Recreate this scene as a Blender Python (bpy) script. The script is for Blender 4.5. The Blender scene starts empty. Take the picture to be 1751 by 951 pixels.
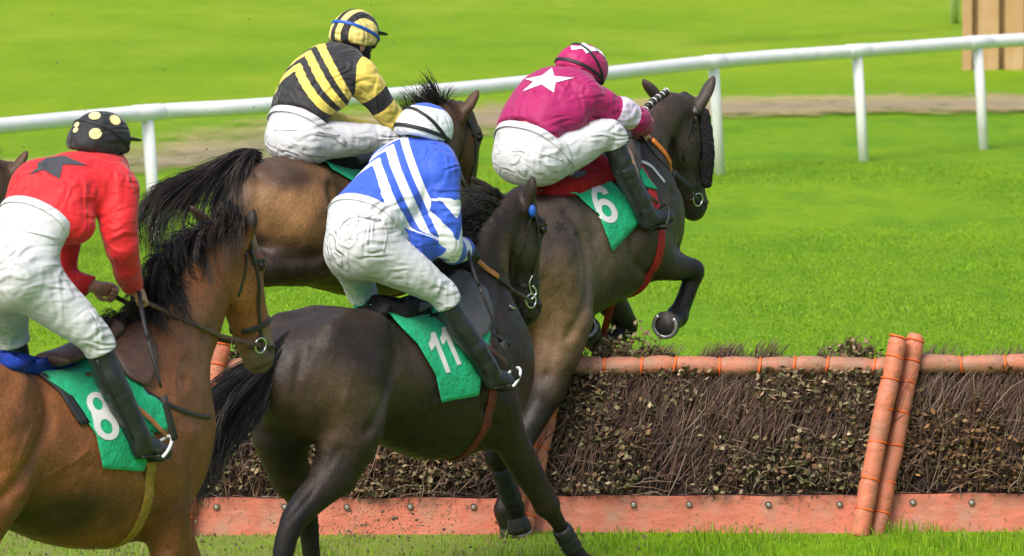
import bpy, bmesh, math, random
import numpy as np
from mathutils import Vector, Matrix
from mathutils.bvhtree import BVHTree

random.seed(7)
RNG = np.random.default_rng(11)
SC = bpy.context.scene
COL = SC.collection

# ------------------------------------------------------------------ camera, sky, sun, exposure
CAMH, FPX = 4.5, 10000.0
PITCH = math.atan(972.5 / FPX)
cam = bpy.data.cameras.new("camera")
cam_o = bpy.data.objects.new("camera", cam)
COL.objects.link(cam_o)
cam_o.location = (0, 0, CAMH)
cam_o.rotation_euler = (math.pi / 2 - PITCH, 0, 0)
cam.sensor_width = 36.0
cam.lens = 36.0 * FPX / 1751.0
cam.clip_start, cam.clip_end = 1.0, 2000.0
cam.dof.use_dof = True
cam.dof.focus_distance = 31.6
cam.dof.aperture_fstop = 6.0
SC.camera = cam_o

SUN_TO = Vector((-0.42, -0.62, 0.95)).normalized()
w = bpy.data.worlds.new("World"); SC.world = w; w.use_nodes = True
nt = w.node_tree
sky = nt.nodes.new("ShaderNodeTexSky"); sky.sky_type = 'NISHITA'; sky.sun_disc = False
sky.sun_elevation = math.asin(SUN_TO.z); sky.sun_rotation = math.atan2(SUN_TO.x, SUN_TO.y)
sky.air_density = 1.0; sky.dust_density = 4.0; sky.ozone_density = 0.6
bg = nt.nodes["Background"]; bg.inputs[1].default_value = 0.12
nt.links.new(sky.outputs[0], bg.inputs[0])
sun = bpy.data.lights.new("sun", 'SUN'); sun.energy = 2.0; sun.angle = math.radians(30); sun.color = (1.0, 0.95, 0.88)
sun_o = bpy.data.objects.new("sun", sun); COL.objects.link(sun_o)
sun_o.rotation_euler = SUN_TO.to_track_quat('Z', 'Y').to_euler()
SC.view_settings.view_transform = 'Standard'; SC.view_settings.look = 'None'
SC.view_settings.gamma = 1.0; SC.view_settings.use_curve_mapping = False
SC.view_settings.exposure = 0.72
SC.cycles.max_bounces = 6
SC.cycles.use_denoising = True

# ------------------------------------------------------------------ geometry helpers
CP, SP = math.cos(PITCH), math.sin(PITCH)
CAM = np.array([0, 0, CAMH])
def ray(px, py):
    x = (px - 875.5) / FPX; y = (475.5 - py) / FPX
    return np.array([x, CP + y * SP, -SP + y * CP])
def ground(px, py, z=0.0):                 # the point of height z seen at this place of the photograph
    d = ray(px, py); return CAM + d * ((z - CAMH) / d[2])
def at_depth(px, py, Y):
    d = ray(px, py); return CAM + d * (Y / d[1])

class Frame:                               # an upright frame: f forward, l to the animal's left, z up
    def __init__(s, O, deg):
        s.O = np.array([O[0], O[1], O[2] if len(O) > 2 else 0.0]); s.th = math.radians(deg)
        c, n = math.cos(s.th), math.sin(s.th)
        s.R = np.array([[c, -n, 0], [n, c, 0], [0, 0, 1.0]])
    def loc(s, P): return (np.asarray(P) - s.O) @ s.R
    def world(s, p): return np.asarray(p) @ s.R.T + s.O
    def S(s, px, py, l=0.0):
        d = ray(px, py); L = s.R[:, 1]
        t = (l - (CAM - s.O) @ L) / (d @ L)
        return s.loc(CAM + d * t)
    def lray(s, px, py):
        return s.loc(CAM), ray(px, py) @ s.R

def unit(v):
    v = np.asarray(v, float); return v / max(np.linalg.norm(v), 1e-9)

def catmull(P, sub):
    P = np.asarray(P, float); n = len(P)
    if n < 3 or sub < 2: return P
    out = []
    for i in range(n - 1):
        p0 = P[max(i - 1, 0)]; p1 = P[i]; p2 = P[i + 1]; p3 = P[min(i + 2, n - 1)]
        for k in range(sub):
            t = k / sub
            out.append(0.5 * (2 * p1 + (p2 - p0) * t + (2 * p0 - 5 * p1 + 4 * p2 - p3) * t * t + (3 * p1 - p0 - 3 * p2 + p3) * t ** 3))
    out.append(P[-1]); return np.array(out)

# ------------------------------------------------------------------ implicit solids -> one smooth mesh
def P_flat(pts, k=0.05, sub=4, clips=(), grow=0.0):
    """tube in the f-z plane: rows f,l,z,h,w (h half size in the plane, w half size sideways)"""
    Q = catmull(pts, sub).astype(np.float32); Q[:, 3:] += grow
    def fn(X):
        best = None
        for i in range(len(Q) - 1):
            a, b = Q[i], Q[i + 1]
            ux, uz = b[0] - a[0], b[2] - a[2]; n2 = max(ux * ux + uz * uz, 1e-8)
            t = np.clip(((X[0] - a[0]) * ux + (X[2] - a[2]) * uz) / n2, 0, 1)
            dx = X[0] - (a[0] + t * ux); dz = X[2] - (a[2] + t * uz)
            dl = X[1] - (a[1] + t * (b[1] - a[1]))
            h = a[3] + t * (b[3] - a[3]); w_ = a[4] + t * (b[4] - a[4])
            dp2 = dx * dx + dz * dz; dl2 = dl * dl
            k1 = np.sqrt(dp2 / h ** 2 + dl2 / w_ ** 2); k2 = np.sqrt(dp2 / h ** 4 + dl2 / w_ ** 4) + 1e-6
            d = k1 * (k1 - 1) / k2
            best = d if best is None else np.minimum(best, d)
        for (p0, nn) in clips:
            best = np.maximum(best, (X[0] - p0[0]) * nn[0] + (X[1] - p0[1]) * nn[1] + (X[2] - p0[2]) * nn[2])
        return best
    r = Q[:, 3:].max(1)[:, None]
    return dict(fn=fn, lo=(Q[:, :3] - r).min(0), hi=(Q[:, :3] + r).max(0), k=k)

def P_tube(pts, k=0.03, sub=3, clips=(), grow=0.0):
    Q = catmull(pts, sub).astype(np.float32); Q[:, 3] += grow
    def fn(X):
        best = None
        for i in range(len(Q) - 1):
            a, b = Q[i], Q[i + 1]; u = b[:3] - a[:3]; n2 = max(float(u @ u), 1e-8)
            t = np.clip(((X[0] - a[0]) * u[0] + (X[1] - a[1]) * u[1] + (X[2] - a[2]) * u[2]) / n2, 0, 1)
            d = np.sqrt((X[0] - a[0] - t * u[0]) ** 2 + (X[1] - a[1] - t * u[1]) ** 2 + (X[2] - a[2] - t * u[2]) ** 2) - (a[3] + t * (b[3] - a[3]))
            best = d if best is None else np.minimum(best, d)
        for (p0, nn) in clips:
            best = np.maximum(best, (X[0] - p0[0]) * nn[0] + (X[1] - p0[1]) * nn[1] + (X[2] - p0[2]) * nn[2])
        return best
    r = Q[:, 3:4]
    return dict(fn=fn, lo=(Q[:, :3] - r).min(0), hi=(Q[:, :3] + r).max(0), k=k)

def P_ell(c, rad, axes=None, k=0.05, clips=(), sub=False):
    c = np.asarray(c, np.float32); rad = np.asarray(rad, np.float32)
    A = np.eye(3, dtype=np.float32) if axes is None else np.asarray(axes, np.float32)
    def fn(X):
        D = [X[i] - c[i] for i in range(3)]
        q = [A[j][0] * D[0] + A[j][1] * D[1] + A[j][2] * D[2] for j in range(3)]
        k1 = np.sqrt(sum((q[j] / rad[j]) ** 2 for j in range(3))); k2 = np.sqrt(sum((q[j] / rad[j] ** 2) ** 2 for j in range(3))) + 1e-6
        d = k1 * (k1 - 1) / k2
        for (p0, nn) in clips:
            d = np.maximum(d, (X[0] - p0[0]) * nn[0] + (X[1] - p0[1]) * nn[1] + (X[2] - p0[2]) * nn[2])
        return d
    e = np.sqrt(((A * rad[:, None]) ** 2).sum(0))
    return dict(fn=fn, lo=c - e, hi=c + e, k=k, sub=sub)

def field_grid(prims, vox):
    lo = np.min([p['lo'] for p in prims if not p.get('sub')], 0) - 4 * vox
    hi = np.max([p['hi'] for p in prims if not p.get('sub')], 0) + 4 * vox
    n = np.ceil((hi - lo) / vox).astype(int) + 1
    G = np.full(n, 1.0, np.float32)
    ax = [(lo[i] + vox * np.arange(n[i])).astype(np.float32) for i in range(3)]
    for p in prims:
        m = p['k'] + 4 * vox
        i0 = np.clip(np.floor((p['lo'] - m - lo) / vox).astype(int), 0, n); i1 = np.clip(np.ceil((p['hi'] + m - lo) / vox).astype(int) + 1, 0, n)
        if np.any(i1 <= i0): continue
        sl = tuple(slice(i0[j], i1[j]) for j in range(3))
        X = (ax[0][sl[0]][:, None, None], ax[1][sl[1]][None, :, None], ax[2][sl[2]][None, None, :])
        d = p['fn'](X); g = G[sl]; k = p['k']
        if p.get('sub'):
            d = -d; h = np.maximum(k - np.abs(g - d), 0) / k
            G[sl] = np.maximum(g, d) + h * h * k * 0.25
        else:
            h = np.maximum(k - np.abs(g - d), 0) / k
            G[sl] = np.minimum(g, d) - h * h * k * 0.25
    return G, lo

def surface_nets(G, lo, vox):
    s = G < 0; nx, ny, nz = G.shape
    c = s[:-1, :-1, :-1].astype(np.int8)
    tot = np.zeros((nx - 1, ny - 1, nz - 1), np.int8)
    for i in (0, 1):
        for j in (0, 1):
            for k in (0, 1): tot += s[i:nx - 1 + i, j:ny - 1 + j, k:nz - 1 + k]
    act = (tot > 0) & (tot < 8)
    idx = np.full(act.shape, -1, np.int64); ijk = np.argwhere(act); idx[act] = np.arange(len(ijk))
    acc = np.zeros((len(ijk), 3)); cnt = np.zeros(len(ijk))
    for axis in range(3):
        o = [a for a in range(3) if a != axis]
        for u in (0, 1):
            for v in (0, 1):
                off = np.zeros(3, int); off[o[0]] = u; off[o[1]] = v
                A = ijk + off; B = A.copy(); B[:, axis] += 1
                ga = G[A[:, 0], A[:, 1], A[:, 2]]; gb = G[B[:, 0], B[:, 1], B[:, 2]]
                m = (ga < 0) != (gb < 0)
                t = np.where(m, ga / np.where(m, ga - gb, 1), 0)
                p = A.astype(float); p[:, axis] += t
                acc[m] += (p)[m]; cnt[m] += 1
    V = acc / cnt[:, None] * vox + lo
    quads = []
    for axis in range(3):
        o = [a for a in range(3) if a != axis]
        sa = [slice(None)] * 3; sb = [slice(None)] * 3
        sa[axis] = slice(0, -1); sb[axis] = slice(1, None)
        a = s[tuple(sa)]; b = s[tuple(sb)]
        e = np.argwhere(a != b)
        e = e[(e[:, o[0]] > 0) & (e[:, o[1]] > 0) & (e[:, o[0]] < G.shape[o[0]] - 1) & (e[:, o[1]] < G.shape[o[1]] - 1)]
        fl = a[e[:, 0], e[:, 1], e[:, 2]]
        q = []
        for (u, v) in ((0, 0), (1, 0), (1, 1), (0, 1)):
            cc = e.copy(); cc[:, o[0]] -= u; cc[:, o[1]] -= v
            q.append(idx[cc[:, 0], cc[:, 1], cc[:, 2]])
        q = np.stack(q, 1)
        flip = fl if axis != 1 else ~fl
        q[~flip] = q[~flip][:, ::-1]
        quads.append(q)
    return V, np.concatenate(quads)

def laplace(V, F, it=1, lam=0.5):
    for _ in range(it):
        acc = np.zeros_like(V); cnt = np.zeros(len(V))
        for i in range(4):
            j = (i + 1) % 4
            np.add.at(acc, F[:, i], V[F[:, j]]); np.add.at(cnt, F[:, i], 1)
            np.add.at(acc, F[:, j], V[F[:, i]]); np.add.at(cnt, F[:, j], 1)
        V = V + lam * (acc / np.maximum(cnt, 1)[:, None] - V)
    return V

def vnormals(V, F):
    n = np.cross(V[F[:, 2]] - V[F[:, 0]], V[F[:, 3]] - V[F[:, 1]]) if F.shape[1] == 4 else np.cross(V[F[:, 1]] - V[F[:, 0]], V[F[:, 2]] - V[F[:, 0]])
    N = np.zeros_like(V)
    for i in range(F.shape[1]): np.add.at(N, F[:, i], n)
    return N / np.maximum(np.linalg.norm(N, axis=1), 1e-12)[:, None]

def hashn(i, j, k, seed=0):
    h = (i * 374761393 + j * 668265263 + k * 2147483647 + seed * 974711) & 0xffffffff
    h = ((h ^ (h >> 13)) * 1274126177) & 0xffffffff
    return ((h ^ (h >> 16)) & 0xffff) / 65535.0
def noise3(P, seed=0):
    P = np.asarray(P); I = np.floor(P).astype(np.int64); f = P - I; f = f * f * (3 - 2 * f); r = 0
    for a in (0, 1):
        for b in (0, 1):
            for c in (0, 1):
                wgt = (f[:, 0] if a else 1 - f[:, 0]) * (f[:, 1] if b else 1 - f[:, 1]) * (f[:, 2] if c else 1 - f[:, 2])
                r = r + wgt * hashn(I[:, 0] + a, I[:, 1] + b, I[:, 2] + c, seed)
    return r

def polygonise(prims, vox, smooth=2):
    G, lo = field_grid(prims, vox)
    V, F = surface_nets(G, lo, vox)
    return laplace(V, F, smooth), F

def tag(o, label=None, cat=None, group=None, kind=None):
    if label: o['label'] = label
    if cat: o['category'] = cat
    if group: o['group'] = group
    if kind: o['kind'] = kind
    return o
def empty(name, loc=(0, 0, 0), rz=0.0):
    o = bpy.data.objects.new(name, None); COL.objects.link(o); o.location = loc; o.rotation_euler = (0, 0, rz)
    o.empty_display_size = 0.2; return o
def mesh_obj(name, V, F, mat, parent=None, attrs=None, smooth=True):
    me = bpy.data.meshes.new(name); V = np.asarray(V, np.float32)
    if isinstance(F, np.ndarray):
        me.vertices.add(len(V)); me.vertices.foreach_set("co", V.ravel())
        n = F.shape[1]; me.loops.add(F.size); me.loops.foreach_set("vertex_index", F.astype(np.int32).ravel())
        me.polygons.add(len(F)); me.polygons.foreach_set("loop_start", np.arange(0, F.size, n, dtype=np.int32))
        me.update(calc_edges=True); me.validate()
    else:
        me.from_pydata([tuple(v) for v in V], [], F); me.update()
    for k, a in (attrs or {}).items():
        a = np.asarray(a, np.float32)
        if a.ndim == 1:
            at = me.attributes.new(k, 'FLOAT', 'POINT'); at.data.foreach_set("value", a)
        else:
            at = me.attributes.new(k, 'FLOAT_VECTOR', 'POINT'); at.data.foreach_set("vector", a.ravel())
    if smooth: me.polygons.foreach_set("use_smooth", np.ones(len(me.polygons), bool))
    if mat: me.materials.append(mat)
    o = bpy.data.objects.new(name, me); COL.objects.link(o)
    if parent: o.parent = parent
    return o

class MB:                                  # collects pieces of one mesh
    def __init__(s): s.V = []; s.F = []; s.n = 0; s.A = []
    def add(s, V, F, a=None):
        V = np.asarray(V, float)
        s.V.append(V); s.F += [tuple(int(i) + s.n for i in f) for f in F]; s.n += len(V)
        s.A.append(np.tile(np.asarray(a if a is not None else (1, 1, 1), float), (len(V), 1)) if a is None or np.ndim(a) == 1 else np.asarray(a))
    def build(s, name, mat, parent=None, smooth=True, attr=None):
        return mesh_obj(name, np.concatenate(s.V), s.F, mat, parent, {attr: np.concatenate(s.A)} if attr else None, smooth)

def tube_geo(P, r, n=8, cap=True, closed=False):
    P = np.asarray(P, float); m = len(P); r = np.broadcast_to(np.asarray(r, float), (m,))
    T = np.gradient(P, axis=0)
    if closed: T = np.roll(P, -1, 0) - np.roll(P, 1, 0)
    T /= np.maximum(np.linalg.norm(T, axis=1), 1e-9)[:, None]
    u = np.cross(T[0], [0.13, 0.21, 1.0]); u = unit(u) if np.linalg.norm(u) > 1e-3 else np.array([1.0, 0, 0])
    V = []
    for i in range(m):
        u = unit(u - T[i] * (u @ T[i])); v = np.cross(T[i], u)
        for k in range(n):
            a = 2 * math.pi * k / n; V.append(P[i] + r[i] * (math.cos(a) * u + math.sin(a) * v))
    F = []
    for i in range(m if closed else m - 1):
        j = (i + 1) % m
        for k in range(n):
            F.append((i * n + k, i * n + (k + 1) % n, j * n + (k + 1) % n, j * n + k))
    if cap and not closed: F.append(tuple(range(n))[::-1]); F.append(tuple((m - 1) * n + k for k in range(n)))
    return np.array(V), F
def strap_geo(P, N, wd, th, closed=False, lift=0.002):
    P = np.asarray(P, float); N = np.asarray(N, float); m = len(P); V = []
    T = (np.roll(P, -1, 0) - np.roll(P, 1, 0)) if closed else np.gradient(P, axis=0)
    for i in range(m):
        t = unit(T[i]); n = unit(N[i]); b = unit(np.cross(t, n)); n = np.cross(b, t)
        for (x, y) in ((-1, 0), (-1, .7), (-.8, 1), (.8, 1), (1, .7), (1, 0)):
            V.append(P[i] + b * x * wd / 2 + n * (lift + y * th))
    F = []; q = 6
    for i in range(m if closed else m - 1):
        j = (i + 1) % m
        for k in range(q): F.append((i * q + k, j * q + k, j * q + (k + 1) % q, i * q + (k + 1) % q))
    if not closed: F.append(tuple(range(q))); F.append(tuple((m - 1) * q + k for k in range(q))[::-1])
    return np.array(V), F
def ring_geo(c, nrm, R, r, n=20):
    nrm = unit(nrm); u = unit(np.cross(nrm, [0.3, 0.2, 1])); v = np.cross(nrm, u)
    P = [np.asarray(c) + R * (math.cos(2 * math.pi * i / n) * u + math.sin(2 * math.pi * i / n) * v) for i in range(n)]
    return tube_geo(P, r, 6, closed=True)
def resample(P, n):
    P = np.asarray(P, float); d = np.r_[0, np.cumsum(np.linalg.norm(np.diff(P, axis=0), axis=1))]
    t = np.linspace(0, d[-1], n); return np.stack([np.interp(t, d, P[:, i]) for i in range(P.shape[1])], 1)

# ------------------------------------------------------------------ materials (all node based)
class NT:
    def __init__(s, name):
        s.m = bpy.data.materials.new(name); s.m.use_nodes = True; s.t = s.m.node_tree
        s.b = s.t.nodes["Principled BSDF"]; s.out = s.t.nodes["Material Output"]
    def n(s, typ, **kw):
        x = s.t.nodes.new(typ)
        for k, v in kw.items(): setattr(x, k, v)
        return x
    def link(s, a, b): s.t.links.new(a, b)
    def inp(s, node, i, v):
        if hasattr(v, 'is_output'): s.link(v, node.inputs[i])
        else: node.inputs[i].default_value = v
    def math(s, op, a, b=0.0, c=0.0):
        x = s.n("ShaderNodeMath", operation=op); s.inp(x, 0, a); s.inp(x, 1, b)
        if op in ('MULTIPLY_ADD', 'COMPARE', 'SMOOTH_MIN'): s.inp(x, 2, c)
        return x.outputs[0]
    def mix(s, fac, a, b, mode='MIX'):
        x = s.n("ShaderNodeMix", data_type='RGBA', blend_type=mode)
        s.inp(x, 0, fac)
        for i, v in ((6, a), (7, b)):
            s.inp(x, i, v if hasattr(v, 'is_output') else (*v[:3], 1.0))
        return x.outputs[2]
    def noise(s, scale, detail=3.0, rough=0.55, vec=None, out=0):
        x = s.n("ShaderNodeTexNoise"); x.inputs["Scale"].default_value = scale; x.inputs["Detail"].default_value = detail; x.inputs["Roughness"].default_value = rough
        if vec is not None: s.link(vec, x.inputs["Vector"])
        return x.outputs[out]
    def pos(s, scale=(1, 1, 1), src="Object", rot=(0, 0, 0)):
        tc = s.n("ShaderNodeTexCoord"); mp = s.n("ShaderNodeMapping"); s.link(tc.outputs[src], mp.inputs[0])
        mp.inputs["Scale"].default_value = scale; mp.inputs["Rotation"].default_value = rot; return mp.outputs[0]
    def attr(s, name, out=2):
        x = s.n("ShaderNodeAttribute"); x.attribute_name = name; return x.outputs[out]
    def map(s, v, a, b, c=0.0, d=1.0):
        x = s.n("ShaderNodeMapRange"); s.inp(x, 0, v)
        for i, q in enumerate((a, b, c, d)): x.inputs[i + 1].default_value = q
        return x.outputs[0]
    def bump(s, h, strength=0.3, dist=0.01, prev=None):
        x = s.n("ShaderNodeBump"); x.inputs["Strength"].default_value = strength; x.inputs["Distance"].default_value = dist
        s.link(h, x.inputs["Height"])
        if prev is not None: s.link(prev, x.inputs["Normal"])
        return x.outputs[0]
    def set(s, **kw):
        for k, v in kw.items(): s.inp(s.b, k.replace('_', ' '), v if not (isinstance(v, tuple) and len(v) == 3 and 'Color' in k or k == 'Sheen_Tint') else (*v, 1.0))
        return s.m

def plain(name, col, rough=0.5, var=0.2, scale=20, bump=0.15, bscale=120, attr=None, metal=0.0, sheen=0.0, dist=0.004, dirt=None, spec=0.5):
    t = NT(name); p = t.pos()
    c = t.attr(attr, 0) if attr else (*col, 1.0)
    f = t.map(t.noise(scale, 4, 0.6, p), 0.3, 0.7, 1 - var, 1 + var)
    g = t.n("ShaderNodeCombineColor"); [t.link(f, g.inputs[i]) for i in range(3)]
    c = t.mix(1.0, c if attr else col, g.outputs[0], 'MULTIPLY')
    if dirt:
        dcol, lo_, hi_, dsc = dirt
        c = t.mix(t.map(t.noise(dsc, 6, 0.65, p), lo_, hi_), c, dcol)
    n = t.bump(t.noise(bscale, 3, 0.6, p), bump, dist)
    t.set(Base_Color=c, Roughness=rough, Metallic=metal, Normal=n, Specular_IOR_Level=spec)
    if sheen: t.b.inputs["Sheen Weight"].default_value = sheen
    return t.m

def coat_mat(name, rough=0.47):            # short horse coat: vertex coat colour, mottling, fine hair and vein relief
    t = NT(name); p = t.pos(); c = t.attr('coat', 0)
    f = t.map(t.noise(5, 5, 0.6, p), 0.3, 0.7, 0.66, 1.34)
    hs = t.noise(220, 2, 0.6, t.pos((0.35, 1, 0.6), rot=(0, 0.6, 0)))
    f = t.math('MULTIPLY', f, t.map(hs, 0.3, 0.7, 0.68, 1.32))
    g = t.n("ShaderNodeCombineColor"); [t.link(f, g.inputs[i]) for i in range(3)]
    c = t.mix(1.0, c, g.outputs[0], 'MULTIPLY')
    n = t.bump(t.noise(7, 4, 0.6, t.pos((1, 1, 0.7), rot=(0.3, 0.5, 0))), 0.45, 0.03)
    n = t.bump(t.noise(24, 4, 0.6, t.pos((0.5, 1, 1), rot=(0, 0.5, 0))), 0.35, 0.008, n)
    n = t.bump(hs, 0.55, 0.004, n)
    r = t.map(t.noise(14, 3, 0.6, p), 0.3, 0.7, rough - 0.07, rough + 0.12)
    return t.set(Base_Color=c, Roughness=r, Normal=n, Specular_IOR_Level=0.32)

def cloth_mat(name, c1, c2=None, mode=None, rough=0.62, par=(), foldamt=0.5):
    """woven cloth; mode chooses how the two dyes are laid out along the garment"""
    t = NT(name); p = t.pos(); c = (*c1, 1.0)
    if mode == 'chevron':
        s1 = t.attr('s1'); s2 = t.attr('s2'); seg = t.attr('seg')
        a = t.math('GREATER_THAN', s1, 0.0); b = t.math('LESS_THAN', t.math('FRACT', t.math('MULTIPLY', s1, 0.5)), 0.56)
        tor = t.math('MULTIPLY', t.math('MULTIPLY', a, b), t.math('LESS_THAN', s1, par[0]))
        if par[1] == 'bands':
            arm = t.math('GREATER_THAN', t.math('FRACT', s2), 0.5)
        else:
            lo_, hi_ = par[1]
            arm = t.math('SUBTRACT', 1.0, t.math('MULTIPLY', t.math('GREATER_THAN', s2, lo_), t.math('LESS_THAN', s2, hi_)))
        isarm = t.math('GREATER_THAN', seg, 0.012)
        f = t.math('ADD', t.math('MULTIPLY', isarm, arm), t.math('MULTIPLY', t.math('SUBTRACT', 1.0, isarm), tor))
        c = t.mix(f, c1, c2)
    elif mode == 'armband':
        s2 = t.attr('s2'); lo_, hi_ = par
        f = t.math('MULTIPLY', t.math('MULTIPLY', t.math('GREATER_THAN', s2, lo_), t.math('LESS_THAN', s2, hi_)), t.math('GREATER_THAN', t.attr('seg'), 0.0))
        c = t.mix(f, c1, c2)
    elif mode == 'stripe':
        f = t.math('LESS_THAN', t.math('FRACT', t.attr('s1')), 0.5); c = t.mix(f, c1, c2)
    elif mode == 'above':
        f = t.math('GREATER_THAN', t.attr('s1'), 0.0); c = t.mix(f, c1, c2)
    f = t.map(t.noise(11, 4, 0.6, p), 0.3, 0.7, 0.93, 1.05)
    g = t.n("ShaderNodeCombineColor"); [t.link(f, g.inputs[i]) for i in range(3)]
    c = t.mix(1.0, c, g.outputs[0], 'MULTIPLY')
    w1 = t.noise(10, 2, 0.45, t.pos((1.0, 2.2, 0.45), rot=(0.5, 0.9, 0.4))); w2 = t.noise(12, 2, 0.45, t.pos((0.4, 1.6, 2.2), rot=(-0.4, 0.5, -0.3)))
    def fold(nz, k, lo_, hi_, sd):
        s_ = t.math('SINE', t.math('MULTIPLY', nz, k)); msk = t.map(t.noise(4.5, 2, 0.5, t.pos((1, 1, 1), rot=(sd, sd, 0))), lo_, hi_)
        return t.math('MULTIPLY', s_, msk)
    f1 = fold(t.noise(5.5, 2, 0.4, t.pos((1.0, 1.4, 0.35), rot=(0.5, 0.9, 0.4))), 48.0, .42, .60, 1.0)
    f2 = fold(t.noise(5.0, 2, 0.4, t.pos((0.35, 1.2, 1.6), rot=(-0.4, 0.5, -0.3))), 44.0, .40, .60, 2.3)
    n = t.bump(w1, 0.3, 0.02); n = t.bump(w2, 0.3, 0.016, n); n = t.bump(f1, foldamt, 0.008, n); n = t.bump(f2, foldamt, 0.008, n)
    n = t.bump(t.noise(38, 2, 0.5, t.pos((1, .5, 1), rot=(.3, .4, .2))), 0.25, 0.004, n)
    n = t.bump(t.noise(700, 1, 0.5, p), 0.15, 0.001, n)
    t.b.inputs["Sheen Weight"].default_value = 0.15
    return t.set(Base_Color=c, Roughness=rough, Normal=n, Specular_IOR_Level=0.35)

M = {}
M['coat'] = coat_mat('horse_coat')
M['hair_black'] = plain('black_horse_hair', (0.012, 0.010, 0.010), 0.45, 0.5, 40, 0.1, attr='tint')
M['hoof'] = plain('hoof_horn', (0.045, 0.04, 0.035), 0.55, 0.4, 30, 0.4, 60)
M['shoe'] = plain('worn_horseshoe', (0.55, 0.55, 0.54), 0.4, 0.2, 40, 0.2, metal=0.8)
M['leather_dark'] = plain('dark_leather', (0.018, 0.014, 0.012), 0.42, 0.3, 30, 0.25, 250)
M['leather_brown'] = plain('brown_leather', (0.09, 0.045, 0.028), 0.5, 0.3, 25, 0.25, 250)
M['leather_tan'] = plain('tan_rein_leather', (0.42, 0.16, 0.045), 0.5, 0.2, 30, 0.2, 200)
M['rubber_orange'] = plain('orange_rein_grip', (0.8, 0.22, 0.03), 0.55, 0.15, 30, 0.3, 300)
M['flap'] = plain('saddle_flap_leather', (0.085, 0.068, 0.062), 0.5, 0.25, 18, 0.25, 220)
M['flap_grey'] = plain('grey_saddle_leather', (0.10, 0.094, 0.09), 0.5, 0.2, 18, 0.25, 220)
M['boot'] = plain('black_boot_leather', (0.022, 0.024, 0.028), 0.36, 0.3, 14, 0.5, 34, dist=0.006)
M['sole'] = plain('boot_sole', (0.02, 0.02, 0.02), 0.7, 0.3, 30, 0.3)
M['steel'] = plain('bright_steel', (0.72, 0.72, 0.72), 0.22, 0.1, 30, 0.05, metal=1.0)
M['white_plastic'] = plain('white_plastic', (0.8, 0.8, 0.8), 0.35, 0.06, 6, 0.05, 60, dirt=((0.45, 0.44, 0.38), 0.62, 0.85, 4))
M['green'] = plain('green_number_cloth', (0.002, 0.41, 0.18), 0.65, 0.14, 14, 0.8, 22, sheen=0.1, dist=0.018)
M['white_print'] = plain('white_print', (0.70, 0.70, 0.70), 0.6, 0.03, 30, 0.1)
M['black_band'] = plain('black_edging', (0.02, 0.022, 0.025), 0.7, 0.2, 30, 0.2)
M['fleece_blue'] = plain('blue_fleece', (0.004, 0.045, 0.40), 0.95, 0.35, 60, 1.0, 160, sheen=0.0, dist=0.02)
M['fleece_black'] = plain('black_fleece', (0.010, 0.010, 0.011), 0.9, 0.4, 60, 1.0, 160, sheen=0.0, dist=0.02)
M['fleece_red'] = plain('red_fleece', (0.52, 0.008, 0.012), 0.9, 0.35, 60, 1.0, 160, sheen=0.0, dist=0.02)
M['girth_red'] = plain('red_girth', (0.45, 0.015, 0.02), 0.7, 0.2, 30, 0.3)
M['girth_yellow'] = plain('ochre_girth', (0.32, 0.19, 0.03), 0.75, 0.35, 30, 0.3)
M['girth_dark'] = plain('maroon_girth', (0.16, 0.025, 0.02), 0.7, 0.35, 30, 0.3)
M['elastic'] = plain('black_elastic', (0.012, 0.012, 0.013), 0.6, 0.2, 60, 0.2)
M['blue_strap'] = plain('blue_elastic', (0.01, 0.09, 0.45), 0.55, 0.15, 60, 0.2)
M['skin'] = plain('weathered_skin', (0.58, 0.30, 0.22), 0.5, 0.12, 40, 0.25, 130, dirt=((0.40, 0.13, 0.09), 0.5, 0.75, 25))
M['breeches'] = cloth_mat('white_breeches', (0.56, 0.57, 0.60), rough=0.75, foldamt=0.5)
M['glove'] = plain('black_glove', (0.02, 0.022, 0.028), 0.65, 0.25, 40, 0.4, 90)
M['bandage'] = plain('black_leg_boot', (0.018, 0.02, 0.023), 0.55, 0.3, 30, 0.4, 50, dirt=((0.06, 0.06, 0.05), 0.6, 0.85, 12))
M['eye'] = plain('dark_eye', (0.012, 0.008, 0.006), 0.08, 0.1, 10, 0.0)

# ------------------------------------------------------------------ the setting: turf, dirt path, grass
PATH = np.array([ground(*q)[:2] for q in ((-500, 335), (-100, 300), (250, 275), (560, 228), (850, 199), (1240, 184), (1751, 177), (2300, 172))])
def path_dist(X, Y):
    best = np.full(X.shape, 1e9)
    for a, b in zip(PATH[:-1], PATH[1:]):
        u = b - a; t = np.clip(((X - a[0]) * u[0] + (Y - a[1]) * u[1]) / (u @ u), 0, 1)
        best = np.minimum(best, np.hypot(X - a[0] - t * u[0], Y - a[1] - t * u[1]))
    return best

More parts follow.
